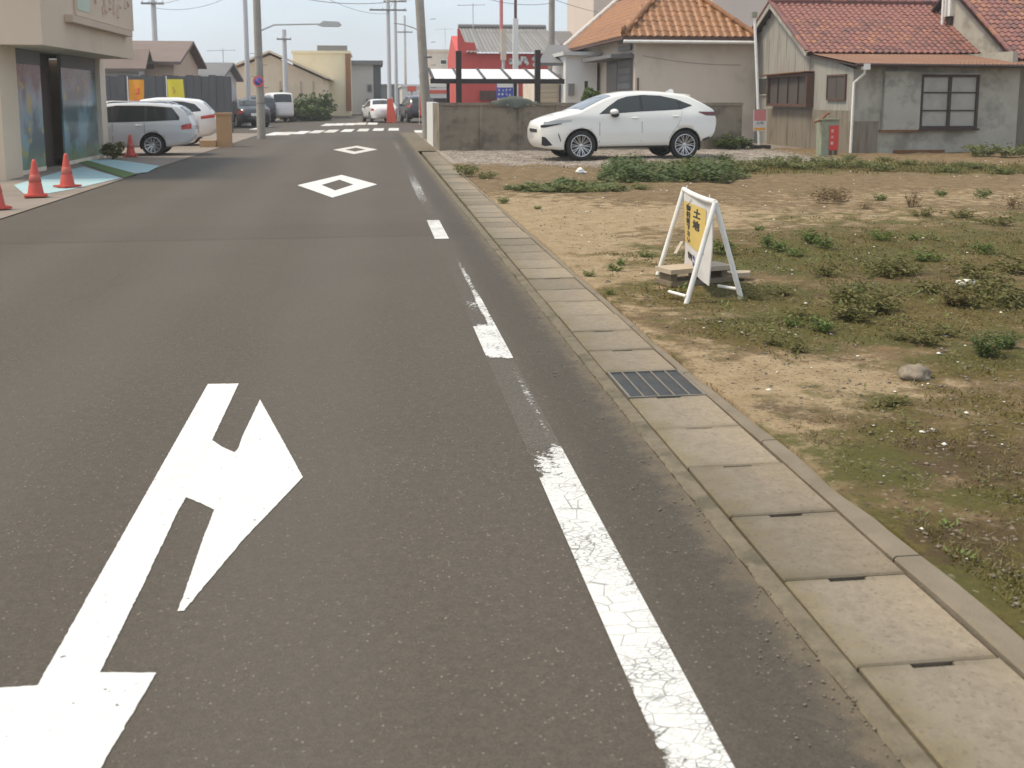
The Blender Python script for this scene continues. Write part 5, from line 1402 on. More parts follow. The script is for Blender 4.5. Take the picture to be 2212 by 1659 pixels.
# clipped round tree by that house
def leaf_ball(mb, c, R, n, leaf, seed, sq=(1,1,1), hollow=.55, clump=6):
    r = random.Random(seed)
    cl = [Vector((r.gauss(0,1), r.gauss(0,1), r.gauss(0,1))).normalized()*R*r.uniform(.3,.8) for _ in range(clump*3)]
    for _ in range(n):
        base = r.choice(cl); dv = Vector((r.gauss(0,1), r.gauss(0,1), r.gauss(0,1))).normalized()*R*.42*r.random()**.4
        p = base + dv
        p = Vector((c[0]+p.x*sq[0], c[1]+p.y*sq[1], c[2]+p.z*sq[2]))
        a = Vector((r.gauss(0,1), r.gauss(0,1), r.gauss(0,.7))).normalized(); b = a.cross(Vector((r.gauss(0,1), r.gauss(0,1), 1))).normalized()
        L = leaf*r.uniform(.6,1.4)
        mb.add([p-a*L*.5, p+b*L*.3, p+a*L*.5, p-b*L*.3], [(0,1,2,3)])
def bush(name, label, cat, c, R, n, leaf, mat, seed, sq=(1,1,1), trunk=True, group=None):
    root = thing(name, label, cat, (c[0], c[1], 0), 0, group)
    mb = MB(); leaf_ball(mb, c, R, n, leaf, seed, sq); mb.build('crown', mat, root, True)
    if trunk:
        t = MB(); t.tube([(c[0],c[1],-.02),(c[0]+.02,c[1],c[2]*.5),(c[0],c[1],c[2])], [.06*max(.6,R),.05*max(.6,R),.03*max(.6,R)], 7)
        rr = random.Random(seed)
        for k in range(5):
            a = rr.uniform(0, 6.28); t.tube([(c[0],c[1],c[2]*.6),(c[0]+cos(a)*R*.3*sq[0], c[1]+sin(a)*R*.3*sq[1], c[2]*.9),(c[0]+cos(a)*R*.6*sq[0], c[1]+sin(a)*R*.6*sq[1], c[2]+R*.3*sq[2])], [.03,.022,.01], 5)
        t.build('trunk', M['trunk'], root, True)
    return root
tx, tz = PY(1276, 207, 33.0)
bush('clipped_tree', 'clipped round dark tree behind the wall by the cream house', 'tree', (tx, 33.0, tz), .36, 900, .09, M['leaf_dark'], 3, (1,1,.75))

# ------------------------------------------------------------ carport, neighbour sheds, red building
def yrect(x0, x1, y0, y1, Y): return fr_rect(x0, x1, y0, y1, Y)
CPY = 35.0
cp = thing('carport', 'carport with white translucent sloping roof on dark posts', 'carport', (PY(1075,200,CPY)[0], CPY, 0))
(xa, za), (xb2, zb2) = PY(936, 174, CPY), PY(1212, 170, CPY)
CPYB = CPY + 2.6; zc = PY(1000, 150, CPYB)[1]
xa2 = PY(928, 150, CPYB)[0]
MB().box(xa-.1, xb2+.1, CPY-.12, CPY, za-.10, za+.06).build('front_beam', M['brown_dark'], cp, True)
npn = 5
dxs = xb2-xa
for k in range(npn):
    x0, x1 = xa + dxs*k/npn + .04, xa + dxs*(k+1)/npn - .04
    sh = 0
    mb = MB(); mb.add([(x0,CPY+.01,za+.03),(x1,CPY+.01,za+.03),(x1+sh,CPYB,zc),(x0+sh,CPYB,zc),(x0,CPY+.01,za+.045),(x1,CPY+.01,za+.045),(x1+sh,CPYB,zc+.015),(x0+sh,CPYB,zc+.015)],
                      [(3,2,1,0),(4,5,6,7),(0,1,5,4),(1,2,6,5),(2,3,7,6),(3,0,4,7)])
    mb.build('roof_panel', M['poly_roof'], cp, True)
for k in range(npn+1):
    x = xa + dxs*k/npn
    MB().obox((x, CPY+.0, za+.04), (x, CPYB+.1, zc+.01), .07, .10).build('rafter', M['brown_dark'], cp, True)
for px, yt in ((991,110),(1161,108)):
    x = PY(px, 200, CPY-.25)[0]; MB().box(x-.09, x+.09, CPY-.33, CPY-.15, -.05, PY(px, yt, CPY-.25)[1]).build('post', M['brown_dark'], cp, True)
for px in (968, 1113, 1266):
    x = PY(px, 200, CPY+.4)[0]; MB().box(x-.05, x+.05, CPY+.35, CPY+.45, -.05, za).build('post', M['brown_dark'], cp, True)

RY = 56.0
X0, X1, Z0, Z1 = yrect(988, 1225, 115, 215, RY)
rd = thing('red_shop', 'bright red shop building with grey tiled roof and white lettering', 'shop', (X0, RY, 0))
MB().box(X0, X1, RY, RY+.3, -.05, Z1).build('front_wall', M['red_wall'], rd, True)
XL = PY(988, 70, RY)[0]
zp = PY(990, 62, RY)[1]
MB().prism([(RY+.302,0),(RY+7,0),(RY+7,Z1),(RY+4,zp-.1),(RY+.302,Z1)], 0, .35, lambda y, z, x: (X0-.02+x, y, z-.05)).build('side_wall', M['red_wall'], rd, True)
# stepped gable parapet on the left
zpb = PY(1000, 115, RY)[1]; zq = PY(1000, 92, RY)[1]
xq0, xq1 = PY(988,0,RY)[0], PY(1030,0,RY)[0]
MB().prism([(xq0,zpb-.05),(xq1,zpb-.05),(xq1-.12,zq),(PY(1004,0,RY)[0],zq+.02),(PY(992,0,RY)[0],zp),(xq0,zp)], 0, .3, lambda x, z, y: (x, RY-.04+y, z)).build('parapet', M['red_wall'], rd, True)
ztp = PY(1100, 62, RY+5)[1]
rows = []
X0r, X1r = PY(1006,0,RY)[0], PY(1228,0,RY)[0]
nr = 26
for k in range(nr):
    x0, x1 = X0r + (X1r-X0r)*k/nr, X0r + (X1r-X0r)*(k+1)/nr
    mb = MB(); rows = []
    for i in range(5):
        u = i/4; x = x0+(x1-x0)*u; dz = .05*sin(u*pi)
        sk = -.9*0
        rows.append([(x, RY-.35, Z1+.02+dz), (x-.4*k/nr, RY+5, ztp+dz)])
    mb.grid(rows, True, True); mb.build('roof_tile_row', M['grey_tile'], rd, True)
MB().tube([(X0r, RY+5, ztp+.08),(X1r-.4, RY+5, ztp+.08)], .16, 8).build('ridge', M['slate'], rd, True)
def glyphs(mb, n, seed, place, kx=1.0, ky=1.0):       # lettering too blurred in the photo to read: separate stroke clusters
    r = random.Random(seed)
    for i in range(n):
        for s in range(4):
            x0, y0, x1, y1 = r.uniform(.05,.9), r.uniform(.05,.9), r.uniform(.05,.9), r.uniform(.05,.9)
            if s % 2: x1 = x0 + r.uniform(-.1,.1)
            else: y1 = y0 + r.uniform(-.1,.1)
            p0, p1 = place(i, x0, y0), place(i, x1, y1)
            if (Vector(p0)-Vector(p1)).length > .02: yield_bar(mb, p0, p1, ky)
def yield_bar(mb, p0, p1, k): mb.tube([p0, p1], .11*k, 5)
xs0, zs0 = PY(1098, 147, RY); xs1, zs1 = PY(1165, 119, RY)
mb = MB(); cw_ = (xs1-xs0)/4
glyphs(mb, 4, 12, lambda i, u, v: (xs0+cw_*(i+u*.85), RY-.06, zs0+(zs1-zs0)*v), 1, .95); mb.build('wall_lettering', M['white_paint'], rd, True)
X0, X1, Z0, Z1 = yrect(1122, 1132, 180, 214, RY)
X0, X1, Z0, Z1 = yrect(1036, 1072, 196, 216, RY)
MB().box(X0, X1, RY-.2, RY-.003, Z0, Z1).build('shop_window', M['brown_wood'], rd, True)
SY = 46.0
X0, X1, Z0, Z1 = yrect(1073, 1109, 176, 213, SY)
bs = thing('notice_sign', 'blue notice board with white writing before the red shop', 'sign', ((X0+X1)/2, SY, 0))
o = MB().box(X0, X1, SY, SY+.08, Z0, Z1).build('board', M['blue_sign'], bs, True)
MB().box(X0+.02, X1-.02, SY-.012, SY-.002, Z1-.26, Z1-.06).build('white_band', M['white_paint'], o, True)
mb = MB(); wq = (X1-X0-.1)/4
for rr_ in range(3): glyphs(mb, 4, 20+rr_, lambda i, u, v: (X0+.05+wq*(i+u*.8), SY-.01, Z1-.45-.17*rr_+.12*v), 1, .13)
mb.build('board_lettering', M['white_paint'], o, True)
for x in (X0+.08, X1-.08): MB().tube([(x, SY+.12, 0),(x, SY+.12, Z1)], .04, 6).build('leg', M['grey_wall'], bs, True)
# sheds right of the carport
Y_ = 41.0
X0, X1, Z0, Z1 = yrect(1166, 1222, 166, 219, Y_)
sh = thing('garage', 'beige garage with roller shutter and grey sloping roof', 'garage', (X0, Y_, 0))
MB().box(X0-.1, X1+.6, Y_, Y_+4, -.05, Z1+.1).build('wall', M['house_cream'], sh, True)
for k in range(12): zz = .05 + (Z1-.1)*k/12; MB().box(X0, PY(1207,0,Y_)[0], Y_-.03, Y_-.003, zz, zz+(Z1-.1)/12-.012).build('shutter_slat', M['shutter'], sh, True)
MB().box(PY(1209,0,Y_)[0], PY(1221,0,Y_)[0], Y_-.05, Y_-.003, 0, PY(1215,183,Y_)[1]).build('side_door', M['dark_fence'], sh, True)
za, zb2 = PY(1200,143,Y_)[1], PY(1200,108,Y_+3.5)[1]
xr0, xr1 = PY(1160,0,Y_)[0], PY(1238,0,Y_)[0]
mb = MB(); c8 = [(xr0,Y_-.5,za),(xr1+.3,Y_-.5,za),(xr1+1.2,Y_+3.5,zb2+.1),(xr0+1.0,Y_+3.5,zb2+.1)]
mb.add(c8+[(x,y,z+.12) for x,y,z in c8], [(3,2,1,0),(4,5,6,7),(0,1,5,4),(1,2,6,5),(2,3,7,6),(3,0,4,7)]); mb.build('roof', M['slate'], sh, True)
Y_ = 40.0
X0, X1, Z0, Z1 = yrect(1222, 1262, 120, 219, Y_)
wb = thing('white_annex', 'narrow white rendered annex left of the cream house', 'annex', (X0, Y_, 0))
MB().box(X0, X1+.5, Y_, Y_+3, -.05, Z1).build('wall', M['white_paint'], wb, True)
MB().box(X0-.15, X1+.6, Y_-.3, Y_+3.2, Z1+.002, Z1+.14).build('roof', M['grey_wall'], wb, True)
x_, z_ = PY(1233, 192, Y_); MB().box(x_-.12, x_+.12, Y_-.14, Y_-.002, z_-.25, z_+.2).build('meter_box', M['grey_tile'], wb, True)
Y_ = 62.0
X0, X1, Z0, Z1 = yrect(1190, 1330, 92, 215, Y_)
gh = thing('grey_house', 'distant house with dark slate roof behind the garage', 'house', (X0, Y_, 0))
MB().box(X0, X1, Y_, Y_+6, -.05, Z1).build('wall', M['grey_wall'], gh, True)
zr = PY(1200, 75, Y_)[1]; mb = MB(); mb.prism([(Y_-.4,Z1-.1),(Y_+6.4,Z1-.1),(Y_+3,zr+.4)], 0, X1-X0+.6, lambda y, z, x: (X0-.3+x, y, z)); mb.build('roof', M['slate'], gh, True)

# big blocks behind the cream house
def block(name, label, x0, x1, y0, Y, dep, mat, wins=()):
    X0, Z1 = PY(x0, y0, Y); X1 = PY(x1, y0, Y)[0]
    t = thing(name, label, 'building', (X0, Y, 0))
    MB().box(X0, X1, Y, Y+dep, -.05, Z1).build('wall', mat, t, True)
    MB().box(X0-.12, X1+.12, Y-.12, Y+dep+.1, Z1+.002, Z1+.22).build('roof', mat, t, True)
    for (a, b_2, c_, d_) in wins:
        A0, A1_, B0, B1 = yrect(a, b_2, c_, d_, Y)
        w_ = MB().box(A0, A1_, Y-.05, Y-.003, B0, B1).build('window', M['white_steel'], t, True)
        MB().box(A0+.08, A1_-.08, Y-.058, Y-.051, B0+.08, B1-.08).build('pane', M['house_glass'], w_, True)
    return t
block('apartment_block', 'pale pink apartment block rising behind the orange roof', 1283, 1322, -60, 58, 8, M['pinkish'])
block('apartment_block', 'tan apartment block directly behind the orange roof ridge', 1326, 1470, -60, 64, 10, M['tan_wall'])
block('apartment_block', 'pinkish block seen between the orange roof and the red roof', 1540, 1680, -60, 52, 9, M['pinkish'])
block('apartment_block', 'small far cream block between the utility pole and red shop', 924, 986, 112, 95, 8, M['house_cream'], [(950,966,128,140)])
block('apartment_block', 'flat pale shop beyond the carport, low and far', 868, 960, 188, 88, 8, M['white_paint'])

# ------------------------------------------------------------ across the junction
Y_ = 78.0
xL, zL = PY(505, 146, Y_); xP, zP = PY(583, 113, Y_); xR, zR_ = PY(697, 166, Y_)
ch = thing('gabled_hall', 'peach hall with a low gabled front across the junction', 'building', (xP, Y_, 0))
MB().prism([(xL,0),(xR,0),(xR,zR_-.1),(xP,zP-.15),(xL,zL-.1)], 0, 12, lambda x, z, y: (x, Y_+y, z-.05)).build('wall', M['peach'], ch, True)
for a_, b_2 in (((xL-.4,zL-.1),(xP,zP)),((xP,zP),(xR+.4,zR_-.15))):
    MB().obox((a_[0],Y_-.35,a_[1]+.05),(b_2[0],Y_-.35,b_2[1]+.05), .3, .14).build('verge', M['peach'], ch, True)
    mb = MB(); mb.add([(a_[0],Y_-.1,a_[1]+.02),(b_2[0],Y_-.1,b_2[1]+.02),(b_2[0],Y_+12.2,b_2[1]+.02),(a_[0],Y_+12.2,a_[1]+.02),(a_[0],Y_-.1,a_[1]+.14),(b_2[0],Y_-.1,b_2[1]+.14),(b_2[0],Y_+12.2,b_2[1]+.14),(a_[0],Y_+12.2,a_[1]+.14)],
                      [(3,2,1,0),(4,5,6,7),(0,1,5,4),(1,2,6,5),(2,3,7,6),(3,0,4,7)]); mb.build('roof', M['peach'], ch, True)
for px in (600, 645, 672): x = PY(px, 0, Y_)[0]; MB().box(x-.06, x+.06, Y_-.08, Y_-.003, 0, PY(px, 175, Y_)[1]).build('pilaster', M['tan_wall'], ch, True)
Y_ = 90.0
bb = block('butter_building', 'tall butter yellow building with a rust stained right edge', 632, 754, 115, Y_, 9, M['butter'])
x1_ = PY(754, 0, Y_)[0]
MB().box(x1_-.42, x1_+.02, Y_-.14, Y_-.004, PY(750,240,Y_)[1], PY(750,116,Y_)[1]).build('edge_strip', M['orange_tile'], bb, True)
xq, zq = PY(723, 110, Y_); MB().box(xq-1.5, xq+1.0, Y_+1, Y_+2.5, zq-.1, zq+.5).build('roof_tank', M['grey_tile'], bb, True)
Y_ = 100.0
X0, X1, Z0, Z1 = yrect(754, 824, 140, 225, Y_)
gg = thing('grey_house', 'pale grey house with flat dark roof beyond the junction', 'house', (X0, Y_, 0))
MB().box(X0, PY(803,0,Y_)[0], Y_, Y_+8, -.05, Z1).build('wall', M['grey_wall'], gg, True)
MB().prism([(PY(803,0,Y_)[0]+.01,0),(X1,0),(X1,Z1),(PY(803,0,Y_)[0]+.01,Z1)], 0, 7, lambda x, z, y: (x, Y_+.3+y, z-.05)).build('side_wing', M['dark_fence'], gg, True)
MB().box(X0-.4, X1+.2, Y_-.6, Y_+8, Z1+.003, PY(790,131,Y_)[1]).build('roof', M['slate'], gg, True)
A0, A1_, B0, B1 = yrect(793, 804, 182, 199, Y_); w_ = MB().box(A0, A1_, Y_-.08, Y_-.003, B0, B1).build('window', M['grey_tile'], gg, True)
MB().box(A0+.1, A1_-.1, Y_-.09, Y_-.082, B0+.1, B1-.1).build('pane', M['house_glass'], w_, True)
A0, A1_, B0, B1 = yrect(792, 822, 214, 224, Y_); MB().box(A0, A1_, Y_-1.2, Y_-.003, B0, B1).build('carport_lintel', M['brown_dark'], gg, True)
block('distant_building', 'low dark building right of the grey house, far down the road', 822, 868, 186, 120, 10, M['slate'])
# hedges
for i, (px, py, Y_, R, lab, sq) in enumerate([(648,240,72,1.1,'rounded green hedge bush left end across the junction',(1,.8,.75)),(668,236,72,1.3,'taller green hedge bush in the middle of the hedge',(.9,.8,1.0)),(692,238,73,1.25,'green hedge bush at the right end by the yellow building',(.9,.8,1.0)),(660,250,70,.9,'low front hedge bush before the taller ones',(2.0,.8,.7))]):
    x, z = PY(px, py, Y_); bush('hedge_bush', lab, 'bush', (x, Y_, max(z, .5)), R, 900, .28, M['leaf_dark'], 40+i, sq)
x, z = PY(612, 222, 80.0 if False else 77.0); bush('hedge_bush', 'small green bush before the peach hall', 'bush', (x, 77.0, z), .9, 400, .25, M['leaf'], 47)
# red and orange things past the junction
Y_ = 64.0
x, z = PY(846, 262, Y_)
nb_ = thing('banner_sign', 'leaning orange red vertical banner standing at the junction corner', 'banner', (x, Y_, 0))
x0, x1 = PY(833,0,Y_)[0], PY(853,0,Y_)[0]; zt = PY(840, 213, Y_)[1]
mb = MB(); mb.prism([(x0,zt),(x0+.30,zt),(x1,.05),(x1-.62,.05)], 0, .05, lambda a, c_, y: (a, Y_+y, c_)); mb.build('banner_cloth', M['red_cloth'], nb_, True)
MB().tube([(x0+.35,Y_+.1,0),(x0+.30,Y_+.1,zt+.1)], .03, 6).build('pole', M['white_steel'], nb_, True)
Y_ = 80.0
x0, z0 = PY(880, 197, Y_); x1 = PY(897, 0, Y_)[0]
rs = thing('shop_sign', 'red sign board hanging over the far shop front', 'sign', (x0, Y_, z0))
MB().box(x0, x1, Y_, Y_+.3, z0, PY(880,186,Y_)[1]).build('sign_board', M['red_cloth'], rs, True)
MB().tube([((x0+x1)/2, Y_+.2, 0), ((x0+x1)/2, Y_+.2, z0)], .08, 6).build('pole', M['grey_wall'], rs, True)
Y_ = 60.0
x0, x1 = PY(904,0,Y_)[0], PY(914,0,Y_)[0]; zt = PY(905,200,Y_)[1]
rb = thing('banner_sign', 'narrow red banner beside the foot of the near utility pole', 'banner', (x0, Y_, 0))
MB().box(x0, x1, Y_, Y_+.04, .5, zt).build('banner_cloth', M['red_cloth'], rb, True)
MB().tube([(x0-.03,Y_+.02,0),(x0-.03,Y_+.02,zt+.1)], .02, 6).build('pole', M['white_steel'], rb, True)
Y_ = 70.0
X0, X1, Z0, Z1 = yrect(926, 975, 190, 212, Y_)
tk = thing('shop_sign', 'white and red striped shop fascia seen past the utility pole', 'sign', (X0, Y_, 0))
MB().box(X0, X1, Y_, Y_+.4, Z0, Z1).build('sign_board', M['white_paint'], tk, True)
MB().box(X0-.01, X1+.01, Y_-.03, Y_-.002, Z0+(Z1-Z0)*.45, Z0+(Z1-Z0)*.8).build('red_band', M['red_cloth'], tk, True)
MB().box(X0+.2, X1-.2, Y_+.1, Y_+.3, -.05, Z0-.003).build('shop_front', M['house_glass'], tk, True)

# ------------------------------------------------------------ poles and wires
def upole(label, X, Y, h, r0, r1, mat, lean=0.0, arms=(), name='utility_pole', steps=0, group=None, band=True):
    t = thing(name, label, 'pole', (X, Y, 0), 0, group)
    MB().tube([(0,0,-.05),(lean*.5,0,h/2),(lean,0,h)], [r0,(r0+r1)/2,r1], 14).build('shaft', mat, t)
    for z, wd_, yo in arms:
        MB().box(lean*z/h-wd_/2, lean*z/h+wd_/2, -r0-.10, -r0-.0, z-.05, z+.05).build('crossarm', M['grey_tile'], t)
        for k in (-.9, -.3, .3, .9): MB().lathe([(.035,0),(.05,.05),(.03,.12),(.001,.14)], 8, lambda x, y, zz, k=k: (lean*z/h+k*wd_/2+x, -r0-.05+y, z+.052+zz)).build('insulator', M['white_paint'], t)
    for k in range(steps):
        z = 1.9 + k*.42; s = -1 if k % 2 else 1
        MB().tube([(s*r0*.8,0,z),(s*(r0+.15),0,z+.01)], .011, 5).build('step_bolt', M['grey_tile'], t)
    if band:
        for z in (1.3, 3.0): MB().lathe([(r0*1.01,z),(r0*1.025,z+.01),(r0*1.025,z+.05),(r0*1.01,z+.06)], 14).build('steel_band', M['grey_tile'], t)
    return t
X, Y = G(924, 300)
top_x = PY(906, 0, Y)[0]; zt0 = PY(906, 0, Y)[1]
hp = 9.5
p1 = upole('thick concrete utility pole standing by the wall end', X, Y, hp, .19, .14, M['pole_concrete'], (top_x-X)*hp/zt0, [(8.2,1.6,0),(8.9,1.6,0)], steps=9)
X, Y = G(565, 300)
lp = upole('street lamp pole with round blue sign left of the junction', X, Y, 9.0, .16, .12, M['pole_concrete'], -.02, [(6.9,1.4,0),(7.6,1.4,0)], name='lamp_pole', steps=4)
za_ = PY(600, 52, Y)[1]; xl0, xl1 = PY(690, 52, Y)[0]-X, PY(738, 52, Y)[0]-X
arm = MB().tube([(.1,-.02,za_-.25),(.6,-.02,za_-.03),(xl0,-.02,za_+.02)], .03, 8).build('lamp_arm', M['pale_pole'], lp)
MB().prism([(xl0-.05,-.05),(xl0+.1,-.10),(xl1-.1,-.10),(xl1,-.03),(xl1-.1,.08),(xl0+.15,.10)], -.14, .14, lambda a, c_, y: (a, y-.02, za_+c_+.02)).build('lamp_head', M['grey_wall'], lp)
zs = PY(565, 176, Y)[1]
sgn_ = MB().lathe([(.001,0),(.20,0),(.20,.02),(.001,.02)], 22, lambda x, y, z: (-.02+x, -.22+z, zs+y)).build('round_sign', M['blue_sign'], lp)
MB().lathe([(.15,-.004),(.205,-.004)], 22, lambda x, y, z: (-.02+x, -.22+z, zs+y)).build('red_ring', M['red_cloth'], sgn_)
MB().obox((-.13,-.226,zs+.11),(.09,-.226,zs-.11), .03, .004, (0,1,0)).build('slash', M['red_cloth'], sgn_)
for (px, py, Yp, h, r, lab, arms) in [(538,255,60,10,.15,'pale utility pole just left of the street lamp pole',[(7.5,1.6,0),(8.4,1.6,0)]),(619,250,76,PY(619,64,76)[1],.20,'shorter pole before the peach hall',[(5.6,1.0,0)]),
        (842,255,70,11,.15,'far utility pole with crossarms left of the road end',[(7.2,2.4,0),(8.2,1.8,0)]),(857,250,84,12,.15,'second far utility pole beyond the crossarm pole',[(9.0,1.8,0)]),(877,248,98,9,.14,'third and farthest utility pole of the road end',[(7.5,1.4,0)]),
        (1191,200,50,9.5,.17,'utility pole behind the garage roof',[(7.0,1.4,0)]),(340,200,60,13,.16,'pale pole above the brown roofs on the left',[(6.6,1.2,0)]),(1083,200,60,11,.12,'thin red pole behind the red shop front',[])]:
    X = PY(px, py, Yp)[0]
    upole(lab, X, Yp, h, r, r*.75, M['pale_pole'] if px in (538, 619, 340, 842, 857, 877) else (M['sign_pink'] if px == 1083 else M['pole_concrete']), 0, arms, band=False)
# white pylon sign and cream column before the red shop
Y_ = 50.0
X0, X1, Z0, Z1 = yrect(1108, 1119, 40, 160, Y_)
py_ = thing('pylon_sign', 'tall white pylon sign with a dark mast before the red shop', 'sign', ((X0+X1)/2, Y_, 0))
MB().box(X0, X1, Y_-.1, Y_+.1, 0, Z1).build('column', M['white_paint'], py_, True)
MB().tube([((X0+X1)/2, Y_, Z1), ((X0+X1)/2, Y_, Z1+2.2)], .07, 8).build('mast', M['brown_wood'], py_, True)
X0, X1, Z0, Z1 = yrect(1082, 1093, 62, 130, Y_+2)
cl_ = thing('pylon_sign', 'cream panel sign column left of the white pylon', 'sign', ((X0+X1)/2, Y_+2, 0))
MB().box(X0, X1, Y_+1.9, Y_+2.1, Z0, Z1).build('panel', M['house_cream'], cl_, True)
MB().tube([((X0+X1)/2, Y_+2, 0), ((X0+X1)/2, Y_+2, Z0)], .08, 8).build('post', M['grey_wall'], cl_, True)
X0, X1, Z0, Z1 = yrect(1123, 1133, 33, 40, 62)
def wire(label, a, b, sag, r=.012):
    a, b = Vector(a), Vector(b)
    pts = [a.lerp(b, t) - Vector((0,0,sag*4*t*(1-t))) for t in np.linspace(0, 1, 14)]
    tag(MB().tube(pts, r, 5).build('overhead_wire', M['grey_tile']), label, 'wire', 'overhead wires of the street')
wl_ = 'thin grey overhead wire strung between utility poles against the pale sky'
A = (X_:=wloc(p1))
P1 = Vector((wloc(p1).x-.25, wloc(p1).y, 0)); P2 = Vector((PY(842,255,70)[0], 70, 0)); P3 = wloc(lp); P4 = Vector((PY(538,255,60)[0], 60, 0)); P5 = Vector((PY(1191,200,50)[0], 50, 0)); P6 = Vector((PY(340,200,60)[0], 60, 0)); P7 = Vector((PY(1480,0,50)[0], 50, 0))
for a, b, za, zb2, sg_, lab in [(P1,P2,8.2,7.2,.5,'upper wire from the thick concrete pole to the far crossarm pole'),(P1,P3,6.6,6.4,.5,'upper wire across the road between thick pole and lamp pole'),(P3,P6,6.9,6.6,.5,'wire from the lamp pole to the pale pole at left'),
        (P4,P6,7.5,6.4,.5,'wire from the second left pole to the pale pole at left'),(P1,P5,7.4,7.0,.4,'upper wire from the thick pole over the red shop'),(P1,P5,6.2,6.0,.5,'lower wire from the thick pole over the red shop'),
        (P5,P7,7.0,7.5,.4,'upper wire from the garage pole towards the orange roof'),(P3,P2,6.9,7.0,.7,'wire across the road from lamp pole to far crossarm pole'),(P5,P7,6.2,5.2,.3,'lower wire from the garage pole towards the orange roof'),(P1,P3,5.2,5.6,.4,'lower wire across the road between thick pole and lamp pole')]:
    wire(lab, (a.x,a.y,za), (b.x,b.y,zb2), sg_)
x0, z0 = PY(862, 47, 62); 
mb = MB(); mb.tube([(wloc(p1).x-.1, wloc(p1).y, PY(910,72,40)[1]), (PY(893,60,42)[0], 42, PY(893,60,42)[1]), (PY(872,53,44)[0], 44, PY(872,53,44)[1]), (PY(852,50,46)[0], 46, PY(852,50,46)[1])], .025, 6)
mb.build('bracket_arm', M['grey_tile'], p1, True)

def antenna(label, px, y0, y1, Y):
    X0, Z0 = PY(px, y1, Y); Z1 = PY(px, y0, Y)[1]
    t = thing('roof_antenna', label, 'antenna', (X0, Y, Z0))
    MB().tube([(X0, Y, Z0),(X0, Y, Z1)], .025, 6).build('mast', M['pale_pole'], t, True)
    b_m = MB().tube([(X0-.9, Y, Z1-.15),(X0+.7, Y, Z1-.10)], .02, 5)
    for k in range(7): b_m.tube([(X0-.85+k*.24, Y-.32+.02*k, Z1-.148+k*.007),(X0-.85+k*.24, Y+.32-.02*k, Z1-.148+k*.007)], .012, 4)
    b_m.build('aerial', M['pale_pole'], t, True)
antenna('tv antenna on the grey tiled roof of the red shop', 1022, 6, 66, 60)
antenna('tv antenna above the slate roof behind the dark fence', 483, 104, 150, 63)
antenna('tv antenna left of the utility pole over the far cream block', 962, 60, 114, 97)
# ------------------------------------------------------------ left shop
FX, GX = -6.0, -6.9                           # canopy face, recessed front
yC = PX(92, 100, FX)[0]; yE_ = PX(288, 125, FX)[0]
zC = PX(92, 100, FX)[1]; zE2 = PX(286, 125, FX)[1]; zC = (zC+zE2)/2
ls = thing('corner_shop', 'cream two storey shop with recessed painted glass front', 'shop', (GX, yC, 0))
MB().box(-16, FX, yC, yE_, zC, 5.3).build('upper_storey', M['cream'], ls, True)
gy0, gy1 = PX(24, 300, GX)[0], PX(214, 300, GX)[0]
MB().box(-16, GX+.10, yC+.02, gy0+.25, -.05, zC-.003).build('front_pier', M['cream'], ls, True)
MB().box(GX-.4, GX+.10, gy1, gy1+.55, -.05, zC-.003).build('end_pier', M['house_cream'], ls, True)
MB().box(-16, GX-.41, gy1+.3, gy1+.5, -.05, zC-.003).build('end_wall', M['house_cream'], ls, True)
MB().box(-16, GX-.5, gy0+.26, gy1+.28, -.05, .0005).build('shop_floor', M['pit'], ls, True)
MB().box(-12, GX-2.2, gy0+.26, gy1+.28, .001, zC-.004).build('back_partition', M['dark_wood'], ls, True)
def mural():
    t = NT('mural_glass'); n1 = t.noise(1.1, 3, .5); n2 = t.noise(2.3, 2, .5, stretch=(1,1,1.4))
    col = t.mix(t.ramp(n1, .42, .58), (.10,.15,.16), (.22,.34,.38))
    col = t.mix(t.ramp(n2, .60, .66, 0, .8), col, (.40,.37,.09))
    col = t.mix(t.ramp(t.noise(2.0, 2, .5, stretch=(1,1,.8)), .63, .70, 0, .7), col, (.20,.21,.22))
    z = t.sep()[2]
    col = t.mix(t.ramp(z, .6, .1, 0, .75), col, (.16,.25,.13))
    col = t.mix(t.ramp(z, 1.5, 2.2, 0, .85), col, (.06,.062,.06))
    t.color(col); t.rough(.22, .5); return t.m
M['mural'] = mural()
d0_, d1_ = PX(97, 300, GX)[0], PX(141, 300, GX)[0]
for a, b2 in ((gy0+.26, d0_), (d1_, gy1-.01)):
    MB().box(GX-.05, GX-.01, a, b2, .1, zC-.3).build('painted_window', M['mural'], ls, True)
    MB().box(GX-.08, GX, a, b2, -.02, .098).build('window_base', M['house_cream'], ls, True)
    MB().box(GX-.08, GX, a, b2, zC-.298, zC-.004).build('window_head', M['slate'], ls, True)
MB().box(GX-.30, GX-.25, d0_+.01, d1_-.01, 0, zC-.02).build('door', M['dark_wood'], ls, True)
# ledge with small lettering and the sign above
yl0_, zl_ = PX(138, 26, FX); yl1_, _z = PX(272, 78, FX)
MB().box(FX+.003, FX+.16, yl0_, yl1_, 3.02, 3.16).build('sign_ledge', M['tan_wall'], ls, True)
sb = MB().box(FX+.003, FX+.05, PX(158,0,FX)[0], yE_-.02, 3.20, 4.6).build('sign_panel', M['cream'], ls, True)
mb = MB(); nL_ = 5; ys0, ys1 = PX(190,0,FX)[0], yE_-.25
glyphs(mb, nL_, 33, lambda i, u, v: (FX+.055, ys0+(ys1-ys0)*(i+u*.85)/nL_, 3.35+v*.75), 1, .45); mb.build('sign_lettering', M['sign_pink'] if False else pm('faded_pink', (.58,.43,.36), .7, .05, 3), sb, True)
ya, yb2 = PX(160,0,FX)[0], PX(186,0,FX)[0]
MB().box(FX+.052, FX+.06, ya, yb2, 3.32, 4.3).build('mint_emblem', pm('mint', (.48,.56,.47), .7, .05, 3), sb, True)
